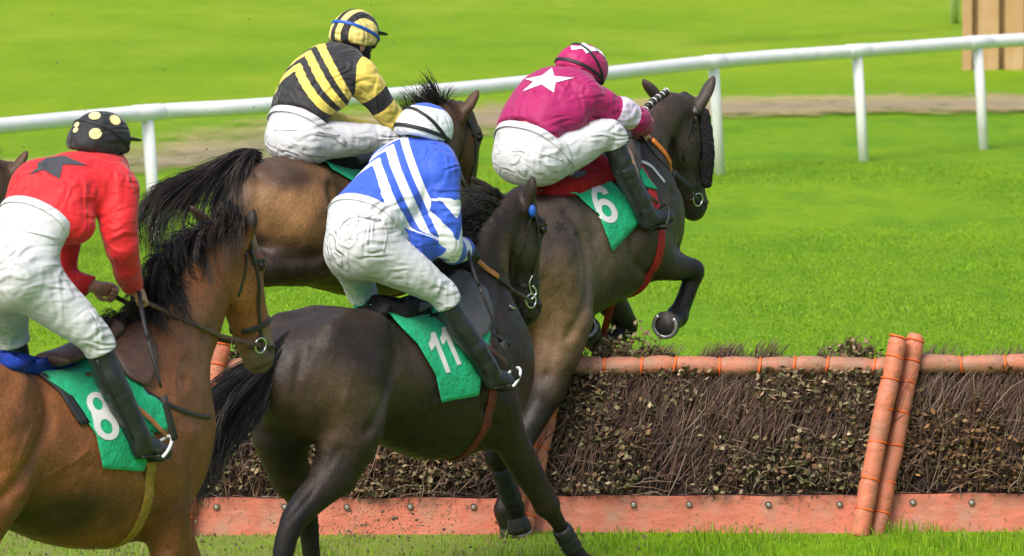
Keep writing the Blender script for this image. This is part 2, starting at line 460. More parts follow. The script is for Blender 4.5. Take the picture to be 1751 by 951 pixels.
def turf_material():
    t = NT('turf'); p = t.pos()
    big = t.noise(0.22, 4, 0.6, t.pos((1, 0.45, 1), rot=(0, 0, -0.6)))
    mid = t.noise(1.6, 5, 0.65, t.pos((1, 0.5, 1)))
    fine = t.noise(22, 4, 0.7, p); vf = t.noise(110, 3, 0.7, p)
    c = t.mix(t.map(big, 0.35, 0.65), (0.145, 0.285, 0.005), (0.22, 0.335, 0.008))
    c = t.mix(t.map(mid, 0.3, 0.7), c, t.mix(0.5, c, (0.11, 0.26, 0.008)))
    c = t.mix(t.map(t.noise(0.9, 6, 0.72, t.pos((1, 0.6, 1))), 0.46, 0.62, 0, 0.8), c, (0.085, 0.225, 0.005))
    c = t.mix(t.map(t.noise(5.5, 5, 0.7, t.pos((1, 0.7, 1))), 0.46, 0.7, 0, 0.5), c, (0.25, 0.40, 0.016))
    c = t.mix(t.math('MULTIPLY', t.map(fine, 0.4, 0.75), 0.5), c, (0.06, 0.19, 0.006))
    c = t.mix(t.math('MULTIPLY', t.map(vf, 0.55, 0.8), 0.4), c, (0.27, 0.42, 0.03))
    c = t.mix(t.map(t.noise(0.5, 5, 0.7, t.pos((1, 0.35, 1))), 0.60, 0.74, 0, 0.4), c, (0.30, 0.36, 0.045))
    c = t.mix(t.math('MULTIPLY', t.attr('dry'), t.map(big, 0.35, 0.65, 0.35, 0.9)), c, t.mix(t.map(mid, .35, .65), (0.20, 0.33, 0.006), (0.265, 0.365, 0.014)))
    c = t.mix(t.math('MULTIPLY', t.attr('dry'), t.map(t.noise(0.33, 7, 0.72, t.pos((1, 0.5, 1))), 0.47, 0.62, 0, 0.6)), c, (0.12, 0.255, 0.004))
    c = t.mix(t.math('MULTIPLY', t.attr('dry'), t.map(t.noise(0.21, 7, 0.75, t.pos((1, 0.35, 1), rot=(0, 0, .3))), 0.50, 0.66, 0, 0.45)), c, (0.35, 0.40, 0.05))
    worn = t.attr('worn')
    wn = t.math('MULTIPLY', worn, t.map(t.noise(7, 5, 0.7, p), 0.3, 0.6, 0.25, 1.0))
    c = t.mix(wn, c, t.mix(fine, (0.31, 0.30, 0.12), (0.13, 0.10, 0.06)))
    n = t.bump(fine, 0.7, 0.03); n = t.bump(vf, 0.6, 0.012, n)
    return t.set(Base_Color=c, Roughness=0.85, Normal=n, Specular_IOR_Level=0.1)

xs = np.unique(np.r_[np.linspace(-700, -12, 24), np.linspace(-12, 12, 97), np.linspace(12, 700, 24)])
ys = np.unique(np.r_[np.linspace(-60, 26, 12), np.linspace(26, 36, 61), np.linspace(36, 110, 60), np.linspace(110, 1400, 24)])
XX, YY = np.meshgrid(xs, ys, indexing='ij')
Z = (noise3(np.stack([XX.ravel() * 0.35, YY.ravel() * 0.35, 0 * XX.ravel()], 1), 3) - 0.5).reshape(XX.shape) * 0.05
near = (YY < 40)
Z = np.where(near, Z * 0.3, Z)
V = np.stack([XX, YY, Z], 2).reshape(-1, 3)
ny = len(ys); I = np.arange(len(xs) - 1)[:, None] * ny + np.arange(ny - 1)[None, :]
F = np.stack([I, I + ny, I + ny + 1, I + 1], 2).reshape(-1, 4)
def worn_at(x, y):                          # turf poached by hooves in front of the hurdles, left of the picture's middle
    a = np.clip((33.4 - y) / 0.8, 0, 1) * np.clip((y - 26) / 1.5, 0, 1) * np.clip((0.75 - x) / 1.1, 0, 1)
    return a * .6
turf = mesh_obj('turf', V, F, turf_material(), None, {'worn': worn_at(V[:, 0], V[:, 1]), 'dry': np.clip((V[:, 1] - np.interp(V[:, 0], PATH[:, 0], PATH[:, 1]) + 1.0) / 9.0, 0, 1) * .8})
tag(turf, kind='structure')

def path_material():
    t = NT('dry_dirt'); p = t.pos()
    c = t.mix(t.noise(3, 5, 0.7, t.pos((1, 0.5, 1))), (0.44, 0.33, 0.165), (0.36, 0.31, 0.13))
    c = t.mix(t.math('MULTIPLY', t.attr('centre'), 0.7), c, (0.27, 0.225, 0.185))
    n = t.bump(t.noise(30, 4, 0.6, p), 0.5, 0.02)
    e = t.math('ADD', t.attr('edge'), t.map(t.noise(1.3, 6, 0.75, t.pos((1, 0.6, 1))), 0.3, 0.7, -0.6, 0.6))
    tr = t.n("ShaderNodeBsdfTransparent"); mx = t.n("ShaderNodeMixShader")
    t.link(t.map(e, 0.1, 0.95, 0, .85), mx.inputs[0]); t.link(tr.outputs[0], mx.inputs[1]); t.link(t.b.outputs[0], mx.inputs[2])
    t.link(mx.outputs[0], t.out.inputs[0])
    return t.set(Base_Color=c, Roughness=0.9, Normal=n, Specular_IOR_Level=0.1)
pc = catmull(np.c_[PATH, np.zeros(len(PATH))], 12); V = []; A = []; E = []; F = []
offs = np.array([-2.4, -1.5, -0.6, 0.0, 0.6, 1.1, 1.9, 2.9]); ed = np.array([-.5, .2, .9, 1.1, 1.1, .9, .2, -.5]); ce = np.array([0, 0, .2, .7, 1, .4, 0, 0])
for i, q in enumerate(pc):
    T = unit(pc[min(i + 1, len(pc) - 1)] - pc[max(i - 1, 0)]); nn = np.array([-T[1], T[0], 0])
    for j, o_ in enumerate(offs):
        pt = q - nn * o_; V.append((pt[0], pt[1], 0.034)); A.append(ce[j]); E.append(ed[j] - .45 * float(np.clip((-1.0 - q[0]) / 3.0, 0, 1)))
k = len(offs)
F = [(i * k + j, i * k + j + 1, (i + 1) * k + j + 1, (i + 1) * k + j) for i in range(len(pc) - 1) for j in range(k - 1)]
dirt = mesh_obj('dirt_path', V, F, path_material(), None, {'centre': A, 'edge': E}); tag(dirt, kind='structure')

def blade_material():
    t = NT('grass_blade'); c = t.attr('tint', 0)
    tr = t.n("ShaderNodeBsdfTranslucent"); t.link(c, tr.inputs[0]); mx = t.n("ShaderNodeMixShader"); mx.inputs[0].default_value = 0.35
    t.link(t.b.outputs[0], mx.inputs[1]); t.link(tr.outputs[0], mx.inputs[2]); t.link(mx.outputs[0], t.out.inputs[0])
    return t.set(Base_Color=c, Roughness=0.55, Specular_IOR_Level=0.25)
M['blade'] = blade_material()
def grass(name, x, y, h, wd, tint, lean=0.45, parent=None, z=0.0):
    n = len(x); a = RNG.uniform(0, 2 * np.pi, n); b = RNG.uniform(0, 2 * np.pi, n); L = lean * h * RNG.uniform(0.2, 1.3, n)
    dx, dy = np.cos(a) * wd / 2, np.sin(a) * wd / 2; lx, ly = np.cos(b) * L, np.sin(b) * L
    V = np.zeros((n, 5, 3))
    V[:, 0] = np.stack([x - dx, y - dy, z + 0 * x], 1); V[:, 1] = np.stack([x + dx, y + dy, z + 0 * x], 1)
    V[:, 2] = np.stack([x + dx * .8 + lx * .35, y + dy * .8 + ly * .35, z + h * .6], 1); V[:, 3] = np.stack([x - dx * .8 + lx * .35, y - dy * .8 + ly * .35, z + h * .6], 1)
    V[:, 4] = np.stack([x + lx, y + ly, z + h * RNG.uniform(.8, 1, n)], 1)
    base = np.arange(n)[:, None] * 5
    T = np.concatenate([base + np.array([[0, 1, 2]]), base + np.array([[0, 2, 3]]), base + np.array([[3, 2, 4]])])
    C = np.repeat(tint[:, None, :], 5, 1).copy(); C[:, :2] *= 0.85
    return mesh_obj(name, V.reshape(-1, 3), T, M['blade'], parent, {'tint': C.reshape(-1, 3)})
def tints(n, worn):
    g = np.array([0.20, 0.39, 0.010]); g2 = np.array([0.33, 0.50, 0.03]); d = np.array([0.34, 0.30, 0.13]); dk = np.array([0.12, 0.28, 0.012])
    r = RNG.random((n, 1)); c = g * (1 - r) + g2 * r
    c = np.where(RNG.random((n, 1)) < 0.25, dk, c)
    c = np.where(RNG.random((n, 1)) < 0.03 + 0.6 * worn[:, None], d * RNG.uniform(.6, 1.1, (n, 1)), c)
    return c * RNG.uniform(.8, 1.15, (n, 1))
n = 46000
x = RNG.uniform(-4.5, 5.5, n); y = RNG.uniform(28.8, 32.6, n)
wv = worn_at(x, y); cl = noise3(np.stack([x * 3.5, y * 3.5, 0 * x], 1), 9) * .6 + noise3(np.stack([x * 11, y * 11, 0 * x], 1), 10) * .4
keep = RNG.random(n) < (1 - 0.55 * wv) * (0.35 + cl)
x, y, wv, cl = x[keep], y[keep], wv[keep], cl[keep]
tag(grass('long_grass', x, y, (0.015 + 0.13 * cl ** 2) * (1 - 0.35 * wv) * RNG.uniform(.6, 1.25, len(x)), RNG.uniform(.003, .007, len(x)), tints(len(x), wv)), kind='stuff',
    label='longer grass growing in front of the orange hurdle boards', cat='grass')
n = 330000
y = 33.2 + 25 * RNG.random(n) ** 1.45; x = RNG.uniform(-0.105, 0.105, n) * y
keep = path_dist(x, y) > 1.6; x, y = x[keep], y[keep]
cl = noise3(np.stack([x * 2.2, y * 1.1, 0 * x], 1), 19)
tag(grass('mown_grass', x, y, (0.010 + 0.022 * cl) * RNG.uniform(.6, 1.3, len(x)), RNG.uniform(.004, .008, len(x)), tints(len(x), 0 * x) * (0.85 + 0.3 * cl)[:, None], 0.8, z=0.0), kind='stuff',
    label='short mown grass of the track beyond the hurdles', cat='grass')

# ------------------------------------------------------------------ white running rail
def rail(name, tops, feet, zr, label, rr=0.068, rp=0.052):
    root = empty(name, tuple(ground(*feet[0]))); O = np.array(root.location)
    P = np.array([ground(px, py, zr) for px, py in tops]); P = catmull(P, 8)
    V, F = tube_geo(P - O, rr, 16); mesh_obj('rail_bar', V, F, M['white_plastic'], root)
    for (px, py) in feet:
        b = ground(px, py); i = np.argmin(np.abs(P[:, 0] - (b[0] - 0.075)))
        q = np.array([np.interp(b[0] - 0.075, P[:, 0], P[:, j]) for j in range(3)])
        V, F = tube_geo(np.array([b - [0, 0, .1], b * .5 + (q - [0, 0, .05]) * .5, q - [0, 0, .05]]) - O, [rp, rp, rp], 14)
        post = mesh_obj('post', V, F, M['white_plastic'], root)
        T = unit(P[min(i + 1, len(P) - 1)] - P[max(i - 1, 0)])
        V, F = tube_geo(np.array([q - T * .17, q - T * .16, q + T * .16, q + T * .17]) - O, [rr + .001, rr + .005, rr + .005, rr + .001], 16)
        mesh_obj('rail_joint', V, F, M['white_plastic'], post)
    tag(root, label, 'running rail'); return root
rail('running_rail', [(-420, 262), (-40, 221), (0, 216), (265, 192), (465, 180), (850, 147), (1222, 106), (1460, 88), (1668, 73), (1751, 68), (2200, 45)],
     [(-260, 470), (268, 415), (745, 352), (1232, 298), (1478, 276), (1683, 256), (1890, 236)], 1.10,
     'long white plastic running rail on round posts, curving along the track')
rail('running_rail', [(1100, -60), (1400, -75), (1632, -88), (1900, -100)], [(1632, 37), (2000, 22)], 1.12,
     'pale post of the farther running rail, beside the pale wooden boards at the top right', 0.07, 0.062)

def wood_material():
    t = NT('pale_timber'); p = t.pos((1, 1, 0.08)); c = t.mix(t.noise(14, 5, 0.6, p), (0.52, 0.33, 0.16), (0.40, 0.235, 0.10))
    c = t.mix(t.map(t.noise(2.2, 3, 0.6, t.pos()), .45, .7, 0, .5), c, (0.60, 0.43, 0.25))
    return t.set(Base_Color=c, Roughness=0.8, Normal=t.bump(t.noise(40, 4, 0.6, p), 0.4, 0.01))
M['wood'] = wood_material(); M['wood_dark'] = plain('shadowed_timber', (0.20, 0.12, 0.05), 0.85, 0.3, 20, 0.4)  # backing timber: same wood with the shade put into its colour
root = empty('wooden_screen', tuple(ground(1645, 118))); B0 = np.array(root.location); sc = 10000 / B0[1]
def box_bm(lo, hi, bev=0.01):
    bm = bmesh.new(); bmesh.ops.create_cube(bm, size=1)
    for v in bm.verts: v.co = Vector([(lo[i] + hi[i]) / 2 + v.co[i] * (hi[i] - lo[i]) for i in range(3)])
    if bev: bmesh.ops.bevel(bm, geom=bm.edges[:], offset=bev, segments=2, affect='EDGES')
    return bm
def bm_obj(name, bm, mat, parent=None, smooth=False):
    me = bpy.data.meshes.new(name); bm.to_mesh(me); bm.free(); me.materials.append(mat)
    if smooth: me.polygons.foreach_set("use_smooth", np.ones(len(me.polygons), bool))
    o = bpy.data.objects.new(name, me); COL.objects.link(o); o.parent = parent; return o
x = 0.0
for i, wd in enumerate((17, 36, 33, 34, 36, 33)):
    ww = wd / sc; bm_obj('board', box_bm((x, -0.03, -0.05), (x + ww, 0.03, 1.55)), M['wood'], root); x += ww + 10 / sc
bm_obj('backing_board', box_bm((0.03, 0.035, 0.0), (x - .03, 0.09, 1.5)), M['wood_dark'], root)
tag(root, 'pale brown timber screen of upright boards behind the rail at the top right corner', 'wooden screen')

# ------------------------------------------------------------------ hurdles
def pad_material(name, c1, mud, lo, hi):
    t = NT(name); p = t.pos()
    c = t.mix(t.map(t.noise(3.5, 5, 0.65, p), 0.35, 0.7), c1, [q * 0.8 for q in c1])
    c = t.mix(t.map(t.noise(6, 7, 0.72, p), lo, hi, 0, 0.85), c, mud)
    c = t.mix(t.map(t.noise(45, 4, 0.7, p), 0.585, 0.66, 0, 0.8), c, (0.13, 0.085, 0.06))
    n = t.bump(t.noise(8, 4, 0.55, t.pos((1, 1, 2))), 0.5, 0.02); n = t.bump(t.noise(70, 3, 0.6, p), 0.15, 0.004, n)
    return t.set(Base_Color=c, Roughness=0.55, Normal=n, Specular_IOR_Level=0.35)
M['pad'] = pad_material('orange_vinyl_pad', (0.60, 0.19, 0.105), (0.27, 0.165, 0.11), 0.28, 0.56)
M['pad_clean'] = pad_material('orange_vinyl_upright', (0.64, 0.195, 0.105), (0.38, 0.18, 0.115), 0.44, 0.66)
M['board'] = pad_material('orange_plastic_board', (0.64, 0.195, 0.122), (0.42, 0.24, 0.17), 0.46, 0.68)
M['tie'] = plain('bright_orange_tie', (0.85, 0.14, 0.02), 0.45, 0.1, 30, 0.1)
M['mud'] = plain('dried_mud', (0.11, 0.085, 0.055), 0.9, 0.5, 30, 0.8, 60)
M['bolt'] = plain('dull_bolt_head', (0.55, 0.55, 0.54), 0.45, 0.2, 30, 0.2, metal=0.7)
def twig_material():
    t = NT('birch_twig'); c = t.attr('tint', 0); return t.set(Base_Color=c, Roughness=0.8, Specular_IOR_Level=0.15)
M['twig'] = twig_material()
M['mud'] = plain('dried_mud', (0.11, 0.085, 0.055), 0.9, 0.5, 30, 0.8, 60)

def hurdle(px0, px1, base_py, label, seed, ties, left_clean=True, leafcol=0):
    rg = np.random.default_rng(seed)
    A = ground(px0, base_py); Bq = ground(px1, base_py)
    root = empty('hurdle', tuple(A)); W = Bq[0] - A[0]
    lean = np.array([0.19, 0.20, 0.90])
    def at(u, v, dy=0.0): return np.array([u * W, dy, 0.0]) + lean * v          # u along, v up the leaning frame
    # base board
    bm = box_bm((0.02, -0.035, -0.03), (W - 0.02, 0.0, 0.20), 0)
    for v in bm.verts:
        if v.co.z > .1: v.co.y += 0.03; v.co.x += 0.045
    bmesh.ops.subdivide_edges(bm, edges=[e for e in bm.edges if abs((e.verts[0].co - e.verts[1].co).x) > 1], cuts=24)
    for v in bm.verts: v.co.y += 0.006 * math.sin(v.co.x * 7 + seed); v.co.z += 0.004 * math.sin(v.co.x * 11 + seed)
    bmesh.ops.bevel(bm, geom=[e for e in bm.edges if len(e.link_faces) == 2 and e.calc_face_angle(0) > 0.6], offset=0.006, segments=2, affect='EDGES')
    board = bm_obj('base_board', bm, M['board'], root, False)
    for k in range(5):
        u = (k + 0.45) / 5 + rg.uniform(-.03, .03); c = np.array([u * W + .03, -0.022 + 0.006 * math.sin(u * W * 7 + seed), 0.155])
        V, F = tube_geo(np.array([c + [0, .012, 0], c + [0, -.002, 0], c + [0, -.005, 0]]), [.011, .011, .008], 14); mesh_obj('bolt', V, F, M['bolt'], board, smooth=False)
        V, F = tube_geo(np.array([c + [0, .02, 0], c + [0, -.001, 0]]), [.018, .018], 14); mesh_obj('washer', V, F, M['mud'], board, smooth=False)
    # top roll
    N = 130; us = np.linspace(0.015, 0.985, N); tu = np.array(ties)
    P = np.array([at(u, 1.0, -.03) for u in us]); P[:, 2] += 0.006 * np.sin(us * 17 + seed)
    r = np.array([0.053 - 0.011 * np.exp(-(np.min(np.abs(tu - u)) / 0.012) ** 2) + 0.006 * (hashn(int(np.searchsorted(tu, u)), seed, 5) - .5) for u in us])
    V, F = tube_geo(P, r, 18)
    V += (noise3(V * 9, seed)[:, None] - .5) * 0.010
    roll = mesh_obj('top_roll', V, F, M['pad'], root)
    for u in tu:
        c = at(u, 1.0, -.03); i = np.argmin(np.abs(us - u)); c[2] = P[i, 2]
        V, F = ring_geo(c, (1, 0.0, rg.uniform(-.25, .25)), 0.0465, 0.0065, 22); mesh_obj('tie', V, F, M['tie'], roll)
    # uprights
    for side, u in ((0, 0.018), (1, 0.982)):
        n = 60; vs = np.linspace(-.02, 1.19, n); tv = np.array([.12, .3, .52, .72, .9, 1.03, 1.15]) + (0.03 if side else 0.0)
        P = np.array([at(u, v, -0.10) for v in vs])
        r = np.array([0.054 - 0.007 * np.exp(-(np.min(np.abs(tv - v)) / 0.012) ** 2) for v in vs]); r[-1] *= .6; r[-2] *= .93
        V, F = tube_geo(P, r, 16); V += (noise3(V * 7, seed + 3 + side)[:, None] - .5) * 0.018
        up = mesh_obj('upright', V, F, M['pad_clean'], root)
        for v in tv:
            c = at(u, v, -0.10); V, F = ring_geo(c, lean + np.array([rg.uniform(-.1, .1), 0, rg.uniform(-.1, .1)]), 0.0505, 0.0048, 20); mesh_obj('tie', V, F, M['tie'], up)
    # birch brush: twigs and leaves nobody could count
    mb_V, mb_F, mb_C = [], [], []; nv = 0
    def twig(P, r0, col):
        nonlocal nv
        m = len(P); rr = np.linspace(r0, r0 * .35, m); T = np.gradient(P, axis=0); T /= np.linalg.norm(T, axis=1)[:, None]
        u = np.cross(T, [0.2, 1, 0.1]); u /= np.linalg.norm(u, axis=1)[:, None]; w_ = np.cross(T, u)
        V = np.stack([P + u * rr[:, None], P + (-.5 * u + .87 * w_) * rr[:, None], P + (-.5 * u - .87 * w_) * rr[:, None]], 1).reshape(-1, 3)
        mb_V.append(V); mb_C.append(np.tile(col, (len(V), 1)))
        for i in range(m - 1):
            for k in range(3): mb_F.append((nv + i * 3 + k, nv + i * 3 + (k + 1) % 3, nv + (i + 1) * 3 + (k + 1) % 3, nv + (i + 1) * 3 + k))
        nv += len(V)
    cols = np.array([1.2, 1.1, 1.0]) * np.array([(0.115, 0.07, 0.055), (0.065, 0.042, 0.038), (0.15, 0.11, 0.085), (0.05, 0.035, 0.04), (0.20, 0.16, 0.13), (0.085, 0.06, 0.05)])
    n1 = int(1900 * W / 1.8)
    for _ in range(n1):
        u = rg.uniform(0.0, 0.98); v0 = rg.uniform(0.2, 0.6) if rg.random() < .7 else rg.uniform(0.5, .8); v1 = min(v0 + rg.uniform(.3, .85), .93 + 0.05 * rg.random())
        dep = rg.uniform(-0.075, 0.05); m = 5; ts = np.linspace(0, 1, m); k = rg.normal(0, .07); s = rg.normal(0.04, .07)
        P = np.array([at(u, v0 + (v1 - v0) * t_, dep - 0.03 * math.sin(t_ * 2.6)) + [s * t_ + k * math.sin(t_ * 3.1), 0, 0] for t_ in ts]) + rg.normal(0, .006, (m, 3))
        twig(P, rg.uniform(.0014, .0042), cols[rg.integers(len(cols))] * rg.uniform(.6, 1.25))
    for _ in range(int(240 * W / 1.8)):      # stray cross twigs, some bending out
        u = rg.uniform(0.02, .96); v0 = rg.uniform(.15, .72); a = rg.uniform(-1.1, 1.4); L = rg.uniform(.1, .3); m = 5
        P = np.array([at(u, v0, -.085 - .03 * t_) + L * t_ * np.array([math.sin(a), 0, math.cos(a)]) + [0, 0, -.1 * t_ * t_] for t_ in np.linspace(0, 1, m)]) + rg.normal(0, .006, (m, 3))
        P[:, 2] = np.maximum(P[:, 2], .215); twig(P, rg.uniform(.0012, .003), cols[rg.integers(len(cols))] * rg.uniform(.7, 1.5))
    tufts = [(rg.uniform(.03, .97), rg.uniform(.02, .06), rg.uniform(.08, .16)) for _ in range(9)]
    sprigs = [(rg.uniform(.1, .95), rg.uniform(.02, .05), rg.uniform(.05, .11)) for _ in range(3)]
    for _ in range(int(1150 * W / 1.8)):      # tips above the roll, in tufts
        tc_ = tufts[rg.integers(len(tufts))]; u = np.clip(rg.normal(tc_[0], tc_[1]), 0, .98) if rg.random() < .8 else rg.uniform(0, .98)
        L = rg.uniform(.3, 1.0) * tc_[2] * (1.0 if abs(u - tc_[0]) < 2 * tc_[1] else .5); a = rg.normal(.1, .3)
        b = at(u, 1.0, rg.uniform(.02, .09)); P = np.array([b + L * t_ * np.array([math.sin(a) + .3 * t_, 0.1, math.cos(a)]) for t_ in np.linspace(0, 1, 4)]) + rg.normal(0, .004, (4, 3))
        twig(P, rg.uniform(.0018, .0042), .75 * cols[rg.integers(len(cols))] * rg.uniform(.7, 1.4))
    # leaves
    n2 = int(3500 * W / 1.8); LV = []; LC = []
    lc = 1.2 * np.array([(0.19, 0.165, 0.09), (0.14, 0.13, 0.06), (0.26, 0.18, 0.10), (0.10, 0.07, 0.042), (0.30, 0.24, 0.15), (0.19, 0.11, 0.06), (0.09, 0.085, 0.04)])
    if leafcol: lc = np.array([(0.22, 0.13, 0.065), (0.30, 0.16, 0.07), (0.14, 0.08, 0.045), (0.16, 0.13, 0.06), (0.10, 0.06, 0.04)])
    while len(LV) < n2:
        u = rg.uniform(0.0, .98); v = rg.uniform(.25, 1.0); q = noise3(np.array([[u * W * 4.0 + seed * 3, v * 4.5, seed]]), 4)[0]
        top = rg.random() < .09
        if not top and rg.random() > (q - .28) * 2.2: continue
        c = at(u, v, -.09 + rg.normal(0, .016))
        if top:
            tc_ = sprigs[rg.integers(3)]; u = np.clip(rg.normal(tc_[0], tc_[1]), 0, .98)
            c = at(u, 1.05 + abs(rg.normal(0, tc_[2])) * (1 - min(1, abs(u - tc_[0]) / (3 * tc_[1]))), rg.uniform(.0, .09))
        L = rg.uniform(.010, .024); R = Matrix.Rotation(rg.uniform(0, 6.28), 3, Vector(rg.normal(size=3)).normalized())
        R = np.array(R); e1, e2, e3 = R[:, 0], R[:, 1], R[:, 2]; wv_ = L * rg.uniform(.5, .75)
        LV.append([c - e1 * L, c - e1 * .2 * L + e2 * wv_ + e3 * .15 * L, c + e1 * L + e3 * .1 * L, c - e1 * .2 * L - e2 * wv_ + e3 * .15 * L])
        LC.append(np.tile(lc[rg.integers(len(lc))] * rg.uniform(.35, 1.3), (4, 1)))
    LV = np.array(LV).reshape(-1, 3); mb_V.append(LV); mb_C.append(np.concatenate(LC))
    for i in range(len(LV) // 4): mb_F.append((nv + 4 * i, nv + 4 * i + 1, nv + 4 * i + 2, nv + 4 * i + 3))
    nv += len(LV)
    # dark sheet in the heart of the brush, blocks the view through
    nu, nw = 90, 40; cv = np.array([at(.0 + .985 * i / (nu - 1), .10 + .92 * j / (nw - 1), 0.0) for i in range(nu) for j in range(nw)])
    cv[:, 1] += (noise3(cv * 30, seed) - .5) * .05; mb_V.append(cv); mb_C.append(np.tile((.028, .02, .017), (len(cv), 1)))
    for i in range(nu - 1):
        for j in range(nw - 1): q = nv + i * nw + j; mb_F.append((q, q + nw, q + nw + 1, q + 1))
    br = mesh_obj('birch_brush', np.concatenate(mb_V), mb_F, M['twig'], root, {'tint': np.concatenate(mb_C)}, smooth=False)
    br['kind'] = 'stuff'
    tag(root, label, 'hurdle', 'birch hurdles across the track'); return root
hurdle(298, 880, 914, 'birch hurdle panel behind the brown bay horse and the black tail at the left', 5, (.2, .33, .47, .6, .72, .86))
hurdle(884, 1478, 910, 'middle birch hurdle panel full of olive leaves, right of the foreleg of horse 11', 8, (.055, .152, .26, .355, .485, .60, .70, .795, .93))
hurdle(1487, 2070, 906, 'birch hurdle panel cut off by the right edge, with bare purple twigs and brown leaves', 14, (.03, .17, .30, .42, .55, .7, .85), leafcol=1)

# mud smear on the middle board
c = ground(1180, 905) + np.array([0, -.052, .09]); bm = bmesh.new()
vs = [bm.verts.new(c + np.array([x_ * .07, -.004 * (1 - abs(x_)) + 0.02 * (z_ > 0) * z_ + .0, z_ * .075])) for x_, z_ in ((-.85, -1.2), (-.95, -.3), (-.6, .5), (0, 1), (.7, .95), (.55, 0), (.75, -.5), (.6, -1.2))]
bm.faces.new(vs[::-1]); bmesh.ops.solidify(bm, geom=bm.faces[:], thickness=0.004)
tag(bm_obj('mud_patch', bm, M['mud']), 'dried mud patch stuck to the orange board of the middle hurdle', 'mud')
# clods and dust kicked up by the hooves
VV, FF = [], []; nv = 0
bm = bmesh.new(); bmesh.ops.create_icosphere(bm, subdivisions=1, radius=1); IV = np.array([v.co for v in bm.verts]); IF = [[v.index for v in f.verts] for f in bm.faces]; bm.free()
def clod(c, r):
    global nv
    V = IV * r * RNG.uniform(.5, 1.4, (len(IV), 1)) * RNG.uniform(.6, 1.3, 3) + c; VV.append(V); FF.extend([tuple(i + nv for i in f) for f in IF]); nv += len(V)
for _ in range(620):
    px = RNG.normal(640, 80); py = 900 - abs(RNG.normal(0, 45)) + 25 * RNG.random(); clod(at_depth(px, py, RNG.uniform(30.8, 31.6)), RNG.uniform(.0018, .005) * (2.4 if RNG.random() < .06 else 1))
for _ in range(200):
    px = RNG.uniform(330, 900); py = RNG.uniform(780, 900); clod(at_depth(px, py, RNG.uniform(30.6, 31.6)), RNG.uniform(.0015, .0045) * (2.4 if RNG.random() < .08 else 1))
for _ in range(70):
    px = RNG.uniform(10, 720); py = RNG.uniform(10, 420); clod(at_depth(px, py, RNG.uniform(29, 34)), RNG.uniform(.002, .005))
tag(mesh_obj('flying_dirt', np.concatenate(VV), FF, M['mud']), 'specks of dirt and small clods kicked up into the air by the hooves', 'flying dirt', kind='stuff')
VV, FF = [], []; nv = 0
for _ in range(420):
    p_ = np.array([RNG.uniform(-2.6, 1.0), RNG.uniform(29.6, 31.9), 0.012]); clod(p_, RNG.uniform(.003, .010))
tag(mesh_obj('loose_soil', np.concatenate(VV), FF, M['mud']), 'loose crumbs of soil lying on the poached turf at the lower left', 'soil', kind='stuff')
# grass tuft against the left board
tx = ground(465, 905); n = 260
tag(grass('grass_tuft', tx[0] + RNG.normal(0, .035, n), tx[1] - .06 + RNG.normal(0, .03, n), RNG.uniform(.06, .15, n), RNG.uniform(.003, .006, n), tints(n, np.full(n, .2)) * .6, .6), 'tall tuft of grass growing against the orange board of the left hurdle', 'grass tuft')

# ------------------------------------------------------------------ horses
class Body:
    """a finished mesh in its frame's coordinates that straps, cloths and prints are laid on"""
    def __init__(s, fr, V, F): s.fr = fr; s.bvh = BVHTree.FromPolygons([tuple(v) for v in V], [tuple(map(int, f)) for f in F]); s.V = V
    def cast(s, o, d):
        h = s.bvh.ray_cast(Vector(o), Vector(d)); return h if h[0] is not None else None
    def near(s, p):
        h = s.bvh.find_nearest(Vector(p)); return h
    def px(s, px, py, l=0.0):            # where the line of sight through a photo point meets the body
        o, d = s.fr.lray(px, py); h = s.cast(o, d)
        if h is None: h = s.near(s.fr.S(px, py, l))
        n = np.array(h[1]); return np.array(h[0]), (n if n @ d < 0 else -n)
    def loop(s, c, axis, R=0.8, n=48, rmax=9.0):
        axis = unit(axis); u = unit(np.cross(axis, [0, 1, 0])); v = np.cross(axis, u); P, N = [], []
        for i in range(n):
            a = 2 * math.pi * i / n; d = math.cos(a) * u + math.sin(a) * v
            h = s.cast(np.asarray(c) + d * R, -d)
            if h is None or (h[0] - Vector(c)).length > rmax: continue
            P.append(np.array(h[0])); N.append(d)
        return np.array(P), np.array(N)
    def side(s, pts, sgn, l0=0.0):         # lay a line given in the f-z plane on one flank
        P, N = [], []
        for (f, z) in pts:
            h = s.cast((f, l0 + sgn * 1.0, z), (0, -sgn, 0))
            if h is None: h = s.near((f, l0 + sgn * .12, z))
            n = np.array(h[1]); n = n if n[1] * sgn > 0 else -n
            P.append(np.array(h[0])); N.append(n)
        return np.array(P), np.array(N)

def strap(name, P, N, wd, th, mat, parent, closed=False, lift=0.002):
    V, F = strap_geo(P, N, wd, th, closed, lift); return mesh_obj(name, V, F, mat, parent)

